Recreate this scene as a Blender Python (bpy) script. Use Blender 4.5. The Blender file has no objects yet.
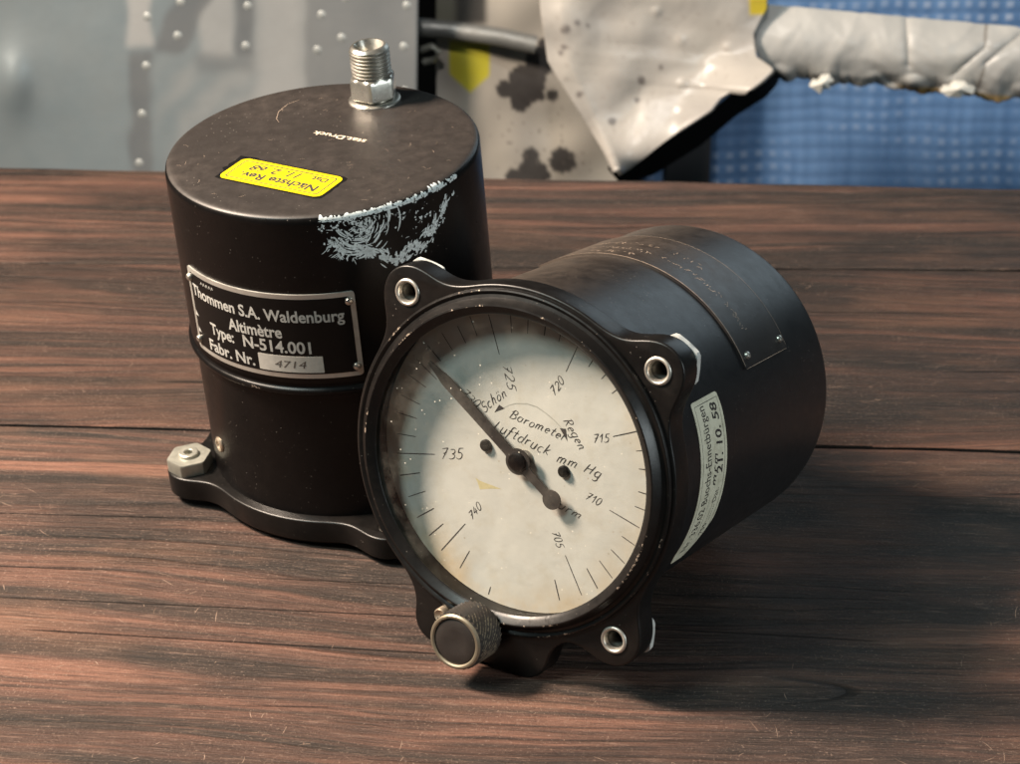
import bpy, bmesh, math, random
from mathutils import Matrix, Vector, noise
random.seed(7)
sc = bpy.context.scene
COL = sc.collection
R = math.radians
MM = 0.001

# ------------------------------------------------------------------ camera
CAM_F, CAM_H, CAM_P, CAM_ROLL = 2272.13, 0.27768, 0.41642, 0.00267
cd = bpy.data.cameras.new('camera'); cam = bpy.data.objects.new('camera', cd); COL.objects.link(cam)
cd.sensor_width = 36.0; cd.lens = CAM_F / 1020.0 * 36.0
cd.clip_start = 0.01; cd.clip_end = 100
CAM_M = Matrix.Rotation(math.pi / 2 - CAM_P, 4, 'X') @ Matrix.Rotation(CAM_ROLL, 4, 'Z')
cam.matrix_world = Matrix.Translation((0, 0, CAM_H)) @ CAM_M
cd.dof.use_dof = True; cd.dof.focus_distance = 0.525; cd.dof.aperture_fstop = 40
sc.camera = cam

# ------------------------------------------------------------------ world and lamps
w = bpy.data.worlds.new('World'); sc.world = w; w.use_nodes = True
w.node_tree.nodes['Background'].inputs[0].default_value = (0.62, 0.80, 0.84, 1)
w.node_tree.nodes['Background'].inputs[1].default_value = 0.06
sc.view_settings.view_transform = 'Standard'; sc.view_settings.look = 'None'
sc.view_settings.exposure = 0.0; sc.view_settings.gamma = 1.0
sc.cycles.max_bounces = 8; sc.cycles.use_denoising = True

def spot(name, loc, target, power, angle, blend, radius, color):
    l = bpy.data.lights.new(name, 'SPOT'); l.energy = power; l.spot_size = R(angle); l.spot_blend = blend; l.shadow_soft_size = radius; l.color = color
    o = bpy.data.objects.new(name, l); COL.objects.link(o); o.location = loc; o.rotation_euler = (Vector(target) - Vector(loc)).to_track_quat('-Z', 'Y').to_euler(); return o
def area(name, loc, target, power, size, color, shape='DISK', spread=math.pi):
    l = bpy.data.lights.new(name, 'AREA'); l.energy = power; l.shape = shape; l.size = size; l.color = color; l.spread = spread
    o = bpy.data.objects.new(name, l); COL.objects.link(o); o.location = loc
    o.rotation_euler = (Vector(target) - Vector(loc)).to_track_quat('-Z', 'Y').to_euler(); return o
LT = Vector((0.0, 0.52, 0.03))
KEY = area('key_lamp', LT + 0.66 * Vector((-0.690, 0.0, 0.724)), LT, 15.8, 0.145, (1.0, 0.82, 0.66))
area('fill_lamp', LT + 1.35 * Vector((-0.56, -0.39, 0.73)), LT, 7.8, 0.34, (0.76, 0.98, 0.97))
area('side_lamp', LT + 1.25 * Vector((0.80, -0.50, 0.28)), LT, 5.8, 0.42, (0.88, 0.98, 1.0))
area('cool_back_lamp', (0.76, 1.60, 0.62), (0.03, 0.50, 0.05), 2.6, 0.85, (0.74, 0.90, 1.0))
spot('wreck_spot', (-0.06, 0.20, 1.0), (0.05, 1.08, 0.06), 23, 30, 0.35, 0.03, (1.0, 0.965, 0.92))  # added spot out of view; brightens the wreckage, cone kept off the table

# ------------------------------------------------------------------ node helpers
class NT:
    def __init__(s, name):
        s.m = bpy.data.materials.new(name); s.m.use_nodes = True; s.t = s.m.node_tree
        s.b = s.t.nodes['Principled BSDF']; s.out = s.t.nodes['Material Output']; s._c = None
    def n(s, typ, **kw):
        x = s.t.nodes.new('ShaderNode' + typ)
        for k, v in kw.items(): setattr(x, k, v)
        return x
    def l(s, a, b): s.t.links.new(a, b)
    def val(s, sock, v):
        if hasattr(v, 'is_output'): s.l(v, sock)
        elif isinstance(v, (tuple, list)):
            sock.default_value = tuple(v) if len(v) == len(sock.default_value) else tuple(v) + (1,)
        else: sock.default_value = v
    def co(s):
        if s._c is None: s._c = s.n('TexCoord').outputs['Object']
        return s._c
    def map(s, scale=(1, 1, 1), rot=(0, 0, 0), loc=(0, 0, 0), src=None):
        x = s.n('Mapping'); s.l(src or s.co(), x.inputs[0]); x.inputs['Scale'].default_value = scale
        x.inputs['Rotation'].default_value = rot; x.inputs['Location'].default_value = loc; return x.outputs[0]
    def noise(s, scale, detail=4, rough=0.55, vec=None, dist=0.0, out=0):
        x = s.n('TexNoise'); s.l(vec or s.co(), x.inputs['Vector']); x.inputs['Scale'].default_value = scale
        x.inputs['Detail'].default_value = detail; x.inputs['Roughness'].default_value = rough; x.inputs['Distortion'].default_value = dist
        return x.outputs[out]
    def vor(s, scale, vec=None, feature='F1', out='Distance', rnd=1.0):
        x = s.n('TexVoronoi', feature=feature); s.l(vec or s.co(), x.inputs['Vector']); x.inputs['Scale'].default_value = scale
        x.inputs['Randomness'].default_value = rnd; return x.outputs[out]
    def math(s, op, a, b=0.0, c=0.0, clamp=False):
        x = s.n('Math', operation=op, use_clamp=clamp); s.val(x.inputs[0], a); s.val(x.inputs[1], b); s.val(x.inputs[2], c); return x.outputs[0]
    def ramp(s, f, stops, interp='LINEAR'):
        x = s.n('ValToRGB'); r = x.color_ramp; r.interpolation = interp
        while len(r.elements) < len(stops): r.elements.new(0.5)
        for e, (p, c) in zip(r.elements, stops):
            e.position = p; e.color = (c, c, c, 1) if not isinstance(c, (tuple, list)) else tuple(c) + (1,)
        s.val(x.inputs[0], f); return x.outputs[0]
    def mr(s, f, a, b, c=0.0, d=1.0):
        x = s.n('MapRange'); s.val(x.inputs[0], f)
        for i, v in enumerate((a, b, c, d)): x.inputs[i + 1].default_value = v
        return x.outputs[0]
    def mix(s, f, a, b, mode='MIX'):
        x = s.n('Mix', data_type='RGBA', blend_type=mode); s.val(x.inputs[0], f); s.val(x.inputs[6], a); s.val(x.inputs[7], b); return x.outputs[2]
    def attr(s, name, out='Fac'): return s.n('Attribute', attribute_name=name).outputs[out]
    def bump(s, h, strength=0.3, dist=0.0005, prev=None):
        x = s.n('Bump'); s.val(x.inputs['Height'], h); x.inputs['Strength'].default_value = strength; x.inputs['Distance'].default_value = dist
        if prev: s.l(prev, x.inputs['Normal'])
        return x.outputs[0]
    def set(s, **kw):
        N = dict(color='Base Color', rough='Roughness', metal='Metallic', normal='Normal', spec='Specular IOR Level', coat='Coat Weight', coatr='Coat Roughness', alpha='Alpha', sheen='Sheen Weight')
        for k, v in kw.items(): s.val(s.b.inputs[N[k]], v)
        return s.m

MAT = {}
# black lacquer, scuffed and dusty, bare metal along edges (attribute 'wear')
def black_paint(name, base=(0.012, 0.011, 0.0115), rough=0.40, dust=0.5, wearcol=(0.60, 0.50, 0.42), dustcol=(0.17, 0.125, 0.10), wearamt=0.5, topsheen=0.0, spec=0.5):
    t = NT(name)
    big = t.noise(55, 5, 0.6); fine = t.noise(900, 3, 0.6); mid = t.noise(260, 5, 0.65)
    scr = t.noise(420, 2, 0.5, t.map((1, 0.06, 1), (0.3, 0.5, 0.7)))
    d = t.math('MULTIPLY', t.mr(big, 0.40, 0.72), t.mr(mid, 0.35, 0.7))
    col = t.mix(t.math('MULTIPLY', d, dust * 0.35), base, dustcol)
    if topsheen:
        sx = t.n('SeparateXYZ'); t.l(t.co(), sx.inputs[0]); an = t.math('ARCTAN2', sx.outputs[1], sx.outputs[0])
        tsh = t.math('MULTIPLY', t.mr(an, 1.30, 2.05), t.mr(mid, 0.0, 0.7)); col = t.mix(t.math('MULTIPLY', tsh, topsheen), col, (0.22, 0.165, 0.125))  # grazing sheen along the cylinder's top, painted in as a lighter dusty tone
    sp = t.math('MULTIPLY', t.math('LESS_THAN', t.vor(700), 0.10), t.mr(t.noise(120), 0.48, 0.62))
    col = t.mix(t.math('MULTIPLY', sp, 0.25), col, (0.45, 0.40, 0.35))
    wr = t.math('ADD', t.math('MULTIPLY', t.attr('wear'), t.mr(t.noise(75, 3, 0.6), 0.42, 0.60, 0.30, 1.0)), t.math('MULTIPLY', t.math('SUBTRACT', t.noise(1100, 4, 0.7), 0.5), 1.5))
    wm = t.math('MULTIPLY', t.mr(wr, 1.02 - 0.25 * wearamt, 1.12 - 0.25 * wearamt), t.math('GREATER_THAN', t.attr('wear'), 0.02))
    col = t.mix(wm, col, wearcol)
    rg = t.math('ADD', t.mr(mid, 0.3, 0.7, rough - 0.03, rough + 0.05), t.math('MULTIPLY', d, 0.12 * min(1.0, dust * 2)))
    bp = t.bump(t.math('ADD', t.math('MULTIPLY', fine, 0.6), t.math('MULTIPLY', t.mr(scr, 0.62, 0.70), 0.5)), 0.12, 0.0002)
    t.set(spec=spec, color=col, rough=rg, metal=t.math('MULTIPLY', wm, 0.7), normal=bp)
    return t.m
MAT['paint'] = black_paint('black_lacquer', base=(0.0035,0.003,0.003), rough=0.30, dust=0.05, spec=0.22)
MAT['paint_top'] = black_paint('dusty_lacquer', base=(0.020, 0.0165, 0.015), rough=0.46, dust=0.32)
MAT['paint_grey'] = black_paint('matt_black_lacquer', base=(0.006, 0.006, 0.007), rough=0.38, dust=0.07, topsheen=0.30)
MAT['flange'] = black_paint('chipped_lacquer', base=(0.0055, 0.0048, 0.0045), spec=0.34, rough=0.34, dust=0.14, wearamt=-0.12, wearcol=(0.62, 0.50, 0.40))

def metal(name, col, rough=0.35, spot=(0.3, 0.28, 0.25), amt=0.5, m=0.9):
    t = NT(name); a = t.noise(500, 5, 0.65); b = t.noise(160, 4, 0.6)
    c = t.mix(t.math('MULTIPLY', t.mr(a, 0.5, 0.75), amt), col, spot)
    t.set(color=c, rough=t.mr(b, 0.3, 0.7, rough - 0.1, rough + 0.15), metal=m, normal=t.bump(t.noise(1500, 3), 0.15, 0.0001)); return t.m
MAT['steel'] = metal('zinc_plated_steel', (0.52, 0.50, 0.45), 0.30)
MAT['nut'] = metal('dull_aluminium', (0.43, 0.425, 0.37), 0.42, (0.28, 0.27, 0.22), 0.5, 0.75)
MAT['insert'] = metal('grey_steel_insert', (0.60, 0.56, 0.50), 0.36, (0.25, 0.23, 0.2), 0.5, 0.8)
MAT['bore'] = metal('shaded_thread', (0.16, 0.15, 0.13), 0.45, (0.05, 0.05, 0.045), 0.6, 0.8)  # steel darkened so the colour carries the shade inside the bore
MAT['tube'] = metal('dull_grey_tube', (0.26, 0.26, 0.25), 0.5, (0.15, 0.14, 0.13), 0.5, 0.6)
MAT['pin'] = metal('worn_brass_pin', (0.62, 0.52, 0.40), 0.4)
MAT['silver'] = metal('brushed_silver', (0.55, 0.54, 0.50), 0.38, (0.35, 0.33, 0.3), 0.4, 0.65)

def flat(name, col, rough=0.6, var=0.25, scale=400, metal_=0.0):
    t = NT(name); a = t.noise(scale, 5, 0.65)
    c = t.mix(t.mr(a, 0.35, 0.75), col, tuple(x * (1 - var) for x in col)); t.set(color=c, rough=rough, metal=metal_); return t.m
MAT['ink'] = flat('black_ink', (0.035, 0.030, 0.028), 0.6, 0.4, 900)
MAT['pencil'] = flat('grey_pencil', (0.33, 0.33, 0.29), 0.8, 0.2, 900)
MAT['stain'] = flat('yellow_stain', (0.46, 0.40, 0.22), 0.8, 0.2, 900)
MAT['plate_black'] = flat('black_enamel', (0.006, 0.0057, 0.0057), 0.36, 0.3, 300); MAT['plate_black'].node_tree.nodes['Principled BSDF'].inputs['Specular IOR Level'].default_value = 0.2
MAT['letter_silver'] = flat('silver_lettering', (0.52, 0.51, 0.48), 0.45, 0.35, 1500)
MAT['letter_tag'] = flat('grey_number_tag', (0.56, 0.53, 0.48), 0.5, 0.2, 500)
MAT['stamp'] = flat('stamped_digit', (0.12, 0.10, 0.085), 0.6)
MAT['engraved'] = flat('engraved_cream', (0.80, 0.66, 0.52), 0.6, 0.3, 1500)
MAT['engraved_dim'] = flat('engraved_dim', (0.46, 0.35, 0.27), 0.6, 0.5, 900)
MAT['scrape'] = flat('white_primer', (0.74, 0.80, 0.80), 0.8, 0.45, 1400)
MAT['hole'] = flat('shaded_bore', (0.03, 0.028, 0.024), 0.6)  # shade deep in the insert holes, put into the colour
MAT['frag'] = flat('white_fragment', (0.72, 0.70, 0.64), 0.6, 0.2, 300)
MAT['white_nut'] = flat('white_enamelled_nut', (0.60, 0.60, 0.57), 0.5, 0.15, 500)
MAT['dark'] = flat('dark_interior', (0.006, 0.006, 0.006), 0.9); MAT['dark'].node_tree.nodes['Principled BSDF'].inputs['Specular IOR Level'].default_value = 0.06
MAT['darkpost'] = flat('black_post', (0.008, 0.009, 0.012), 0.6)

t = NT('yellow_label'); a = t.noise(600, 5); MAT['yellow'] = t.set(color=t.mix(t.mr(a, 0.3, 0.8), (0.70, 0.545, 0.003), (0.58, 0.45, 0.006)), rough=0.42)
t = NT('pale_label'); a = t.noise(350, 5, 0.7); MAT['pale'] = t.set(color=t.mix(t.mr(a, 0.45, 0.8), (0.66, 0.64, 0.50), (0.42, 0.40, 0.29)), rough=0.6)
# dial paper
t = NT('aged_paper')
a = t.noise(45, 5, 0.6); b = t.noise(220, 4, 0.6); rr_ = t.n('VectorMath', operation='LENGTH'); t.l(t.map((1, 1, 0)), rr_.inputs[0])
c = t.mix(t.mr(a, 0.35, 0.7), (0.49, 0.485, 0.44), (0.415, 0.41, 0.37)); c = t.mix(t.math('MULTIPLY', t.mr(b, 0.5, 0.75), 0.3), c, (0.36, 0.315, 0.225))
edge = t.math('MULTIPLY', t.mr(rr_.outputs['Value'], 0.027, 0.036), t.mr(t.noise(70, 4, 0.6), 0.35, 0.65)); c = t.mix(t.math('MULTIPLY', edge, 0.7), c, (0.46, 0.33, 0.17))
sp = t.math('MULTIPLY', t.math('LESS_THAN', t.vor(380), 0.10), t.mr(t.noise(90), 0.5, 0.6)); c = t.mix(t.math('MULTIPLY', sp, 0.5), c, (0.28, 0.23, 0.16))
MAT['paper'] = t.set(color=c, rough=0.85, normal=t.bump(t.math('ADD', t.noise(75, 3, 0.5), t.math('MULTIPLY', t.noise(900, 2), 0.03)), 0.30, 0.0012))
# dusty thin glass
t = NT('dusty_glass'); tr = t.n('BsdfTransparent'); gl = t.n('BsdfGlossy'); gl.inputs['Roughness'].default_value = 0.08; df = t.n('BsdfDiffuse'); df.inputs[0].default_value = (0.75, 0.70, 0.60, 1)
lw = t.n('LayerWeight'); fr_ = t.math('ADD', t.math('MULTIPLY', t.math('POWER', lw.outputs['Facing'], 5.0), 0.9), 0.035)
m1 = t.n('MixShader'); t.l(fr_, m1.inputs[0]); t.l(tr.outputs[0], m1.inputs[1]); t.l(gl.outputs[0], m1.inputs[2])
dd = t.math('MULTIPLY', t.math('LESS_THAN', t.vor(520), 0.085), t.mr(t.noise(150, 3), 0.5, 0.58))
dd = t.math('ADD', t.math('MULTIPLY', dd, 0.8), t.math('MULTIPLY', t.mr(t.noise(60, 5, 0.7), 0.45, 0.8), 0.09))
m2 = t.n('MixShader'); t.l(dd, m2.inputs[0]); t.l(m1.outputs[0], m2.inputs[1]); t.l(df.outputs[0], m2.inputs[2]); t.l(m2.outputs[0], t.out.inputs[0]); MAT['glass'] = t.m

# stained, worn timber; grain runs along local x
def wood(name, seed, rot=0.0, k=1.0):
    t = NT(name)
    v = t.map((1, 1, 0.5), (0, 0, rot), (seed * 3.1, seed * 1.7, 0))
    warp = t.noise(5.0, 2, 0.5, t.map((0.8, 2.2, 1), src=v)); warp2 = t.noise(26, 3, 0.55, t.map((0.35, 1.6, 1), src=v))
    sx = t.n('SeparateXYZ'); t.l(v, sx.inputs[0])
    y = t.math('ADD', sx.outputs[1], t.math('ADD', t.math('MULTIPLY', t.math('SUBTRACT', warp, 0.5), 0.035), t.math('MULTIPLY', t.math('SUBTRACT', warp2, 0.5), 0.0085)))
    def lane(stretch, yy=y):
        c_ = t.n('CombineXYZ'); t.l(t.math('MULTIPLY', sx.outputs[0], stretch), c_.inputs[0]); t.l(yy, c_.inputs[1]); return c_.outputs[0]
    wide = t.noise(48, 2, 0.5, lane(0.05)); ring = t.noise(125, 2, 0.55, lane(0.035)); fine = t.noise(420, 2, 0.6, lane(0.02))
    fib = t.noise(1500, 2, 0.7, lane(0.035)); fib2 = t.noise(900, 3, 0.7, t.map((0.10, 1, 1), src=v)); blot = t.noise(11, 4, 0.6, t.map((0.5, 1.7, 1), src=v))
    ridge = t.mr(t.math('ABSOLUTE', t.math('SUBTRACT', t.noise(95, 1.5, 0.5, lane(0.028)), 0.5)), 0.0, 0.035, 1, 0)
    ridge = t.math('MULTIPLY', ridge, t.mr(t.noise(20, 3, 0.6, t.map((0.4, 2.5, 1), (0, 0, 0), (4, 2, 0), src=v)), 0.42, 0.58))
    band = t.math('ADD', t.math('MULTIPLY', wide, 0.36), t.math('ADD', t.math('MULTIPLY', ring, 0.38), t.math('MULTIPLY', fine, 0.26)))
    c = t.ramp(band, [(0.38, (0.028 * k, 0.0235 * k, 0.021 * k)), (0.455, (0.060 * k, 0.041 * k, 0.033 * k)), (0.515, (0.112 * k, 0.060 * k, 0.045 * k)), (0.60, (0.230 * k, 0.114 * k, 0.080 * k))])
    c = t.mix(t.math('MULTIPLY', t.mr(blot, 0.46, 0.60), 0.80), c, (0.030 * k, 0.0245 * k, 0.0215 * k))
    c = t.mix(t.math('MULTIPLY', t.mr(t.noise(22, 3, 0.6, t.map((0.6, 1.3, 1), (0, 0, 0), (9, 3, 0), src=v)), 0.52, 0.72), 0.5), c, (0.215 * k, 0.115 * k, 0.075 * k))
    c = t.mix(t.math('MULTIPLY', t.mr(fib, 0.50, 0.66), 0.55), c, (0.022, 0.017, 0.015))
    c = t.mix(t.math('MULTIPLY', t.mr(fib2, 0.56, 0.74), 0.5), c, (0.30 * k, 0.195 * k, 0.150 * k))
    c = t.mix(t.math('MULTIPLY', ridge, 0.72), c, (0.020, 0.0165, 0.015))
    # gritty wear, short pale scratches in patches, long dry cracks
    patch = t.noise(28, 4, 0.65, t.map((1, 1, 1), (0, 0, 0), (2, 7, 0), src=v))
    grit = t.math('MULTIPLY', t.mr(t.noise(1300, 2, 0.7), 0.58, 0.70), t.mr(patch, 0.32, 0.60)); c = t.mix(t.math('MULTIPLY', grit, 0.42), c, (0.40, 0.29, 0.23))
    ck = t.noise(32, 0.5, 0.5, t.map((0.06, 1, 1), (0, 0, 0.045), src=v)); ckm = t.math('MULTIPLY', t.mr(t.math('ABSOLUTE', t.math('SUBTRACT', ck, 0.5)), 0.0, 0.0055, 1, 0), t.mr(t.noise(11, 2, 0.5, t.map((0.8, 1.5, 1), src=v)), 0.50, 0.58))
    c = t.mix(t.math('MULTIPLY', ckm, 0.95), c, (0.008, 0.006, 0.005))
    h = t.math('ADD', t.math('MULTIPLY', ring, 0.5), t.math('MULTIPLY', fine, 0.5))
    h = t.math('ADD', h, t.math('SUBTRACT', t.math('MULTIPLY', fib2, 0.35), t.math('ADD', t.math('MULTIPLY', ckm, 0.7), t.math('ADD', t.math('MULTIPLY', fib, 0.25), t.math('MULTIPLY', ridge, 0.30)))))
    bp = t.bump(h, 0.9, 0.0026); bp = t.bump(t.noise(1400, 4, 0.75), 0.8, 0.00045, bp)
    t.set(color=c, rough=t.mr(blot, 0.4, 0.62, 0.72, 0.50), normal=bp, spec=0.26); return t.m
MAT['wood_back'] = wood('stained_timber', 1.0, 0.025, 0.62); MAT['wood_rear'] = wood('stained_timber_rear', 5.2, 0.02, 0.74)
MAT['wood_front'] = wood('stained_timber_front', 2.3, 0.085, 0.92)
MAT['timber'] = wood('dark_timber', 4.0)

# ------------------------------------------------------------------ mesh helpers
def mesh_obj(name, verts, faces, mat, parent=None, M=None, smooth=True, angle=32, wear=None, col=None, mats=None, midx=None):
    me = bpy.data.meshes.new(name); me.from_pydata([tuple(v) for v in verts], [], faces); me.update()
    if wear is not None:
        a = me.attributes.new('wear', 'FLOAT', 'POINT'); a.data.foreach_set('value', wear)
    if col is not None:
        a = me.attributes.new('tint', 'FLOAT_COLOR', 'POINT'); a.data.foreach_set('color', [x for c in col for x in (*c, 1.0)])
    return link(name, me, mat, parent, M, smooth, angle, mats, midx)
def link(name, me, mat, parent=None, M=None, smooth=True, angle=32, mats=None, midx=None):
    for m in (mats or [mat]): me.materials.append(m)
    if midx: me.polygons.foreach_set('material_index', midx)
    bm = bmesh.new(); bm.from_mesh(me); bmesh.ops.recalc_face_normals(bm, faces=bm.faces); bm.to_mesh(me); bm.free()
    if smooth:
        me.polygons.foreach_set('use_smooth', [True] * len(me.polygons)); me.set_sharp_from_angle(angle=R(angle))
    o = bpy.data.objects.new(name, me); COL.objects.link(o)
    if parent: o.parent = parent
    if M is not None: o.matrix_local = M
    return o
class MB:
    def __init__(s): s.v = []; s.f = []; s.w = []; s.mi = []
    def add(s, verts, faces, wear=None, mi=0):
        b = len(s.v); s.v += [tuple(x) for x in verts]; s.f += [tuple(i + b for i in f) for f in faces]
        s.w += list(wear) if wear is not None else [0.0] * len(verts); s.mi += [mi] * len(faces); return s
    def lathe(s, prof, n=96, c=(0, 0, 0), M=None, mi=0, caps=True):
        vs = []; ws = []; fs = []; k = len(prof)
        for j in range(n):
            a = 2 * math.pi * j / n
            for p in prof: vs.append((c[0] + p[0] * math.cos(a) * MM, c[1] + p[0] * math.sin(a) * MM, c[2] + p[1] * MM)); ws.append(p[2] if len(p) > 2 else 0.0)
        for j in range(n):
            for i in range(k - 1):
                a, b = j * k + i, ((j + 1) % n) * k + i; fs.append((a, b, b + 1, a + 1))
        if caps:
            fs.append(tuple(j * k for j in range(n))[::-1]); fs.append(tuple(j * k + k - 1 for j in range(n)))
        if M: vs = [M @ Vector(v) for v in vs]
        return s.add(vs, fs, ws, mi)
    def box(s, x0, x1, y0, y1, z0, z1, M=None, mi=0):
        vs = [(x, y, z) for x in (x0, x1) for y in (y0, y1) for z in (z0, z1)]
        if M: vs = [M @ Vector(v) for v in vs]
        return s.add(vs, [(0, 1, 3, 2), (4, 6, 7, 5), (0, 4, 5, 1), (2, 3, 7, 6), (0, 2, 6, 4), (1, 5, 7, 3)], None, mi)
    def poly(s, pts, z0, z1, M=None, mi=0):
        n = len(pts); vs = [(*p, z0) for p in pts] + [(*p, z1) for p in pts]
        if M: vs = [M @ Vector(v) for v in vs]
        return s.add(vs, [tuple(range(n))[::-1], tuple(range(n, 2 * n))] + [(i, (i + 1) % n, n + (i + 1) % n, n + i) for i in range(n)], None, mi)
    def tube(s, pts, r, n=10, mi=0):
        pts = [Vector(p) for p in pts]; vs = []; fs = []
        for i, p in enumerate(pts):
            d = (pts[min(i + 1, len(pts) - 1)] - pts[max(i - 1, 0)]).normalized()
            u = d.cross(Vector((0, 0, 1)) if abs(d.z) < 0.9 else Vector((1, 0, 0))).normalized(); q = d.cross(u)
            for j in range(n): a = 2 * math.pi * j / n; vs.append(p + r * (math.cos(a) * u + math.sin(a) * q))
        for i in range(len(pts) - 1):
            for j in range(n): a, b = i * n + j, i * n + (j + 1) % n; fs.append((a, b, b + n, a + n))
        fs += [tuple(range(n))[::-1], tuple(range(len(vs) - n, len(vs)))]
        return s.add(vs, fs, None, mi)
    def build(s, name, mat, parent=None, M=None, smooth=True, angle=32, mats=None):
        return mesh_obj(name, s.v, s.f, mat, parent, M, smooth, angle, s.w, None, mats, s.mi if mats else None)
def thing(name, label, cat, loc=(0, 0, 0)):
    o = bpy.data.objects.new(name, None); o.empty_display_size = 0.02; COL.objects.link(o); o.location = loc; o['label'] = label; o['category'] = cat; return o
def tag(o, label, cat, group=None):
    o['label'] = label; o['category'] = cat
    if group: o['group'] = group
    return o
def curve_mesh(cu):
    o = bpy.data.objects.new('tmp', cu); COL.objects.link(o)
    dg = bpy.context.evaluated_depsgraph_get(); me = bpy.data.meshes.new_from_object(o.evaluated_get(dg)); bpy.data.objects.remove(o); bpy.data.curves.remove(cu); return me

def text2d(body, shear=0.0, bold=0.0):
    """flat outline text as vertices and faces, lower left at 0,0; also its width"""
    cu = bpy.data.curves.new('txt', 'FONT'); cu.body = body; cu.size = 1.0; cu.shear = shear; cu.offset = bold; cu.resolution_u = 4; cu.fill_mode = 'BOTH'
    me = curve_mesh(cu); vs = [(v.co.x, v.co.y) for v in me.vertices]; fs = [tuple(p.vertices) for p in me.polygons]; bpy.data.meshes.remove(me)
    x0 = min(v[0] for v in vs); x1 = max(v[0] for v in vs)
    return [(v[0] - x0, v[1]) for v in vs], fs, x1 - x0
CAP = 0.69
def text_on(mb, body, fn, start, end, cap, shear=0.0, bold=0.0, mi=0):
    """fn maps plane mm coords (u,v) to 3d; text baseline from start to end, capital height cap (mm)"""
    vs, fs, wd = text2d(body, shear, bold); s = Vector(start); e = Vector(end); d = e - s; L = d.length; d = d / L; n = Vector((-d.y, d.x))
    mb.add([fn(*(s + d * (x / wd * L) + n * (y / CAP * cap))) for x, y in vs], fs, None, mi)

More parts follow.
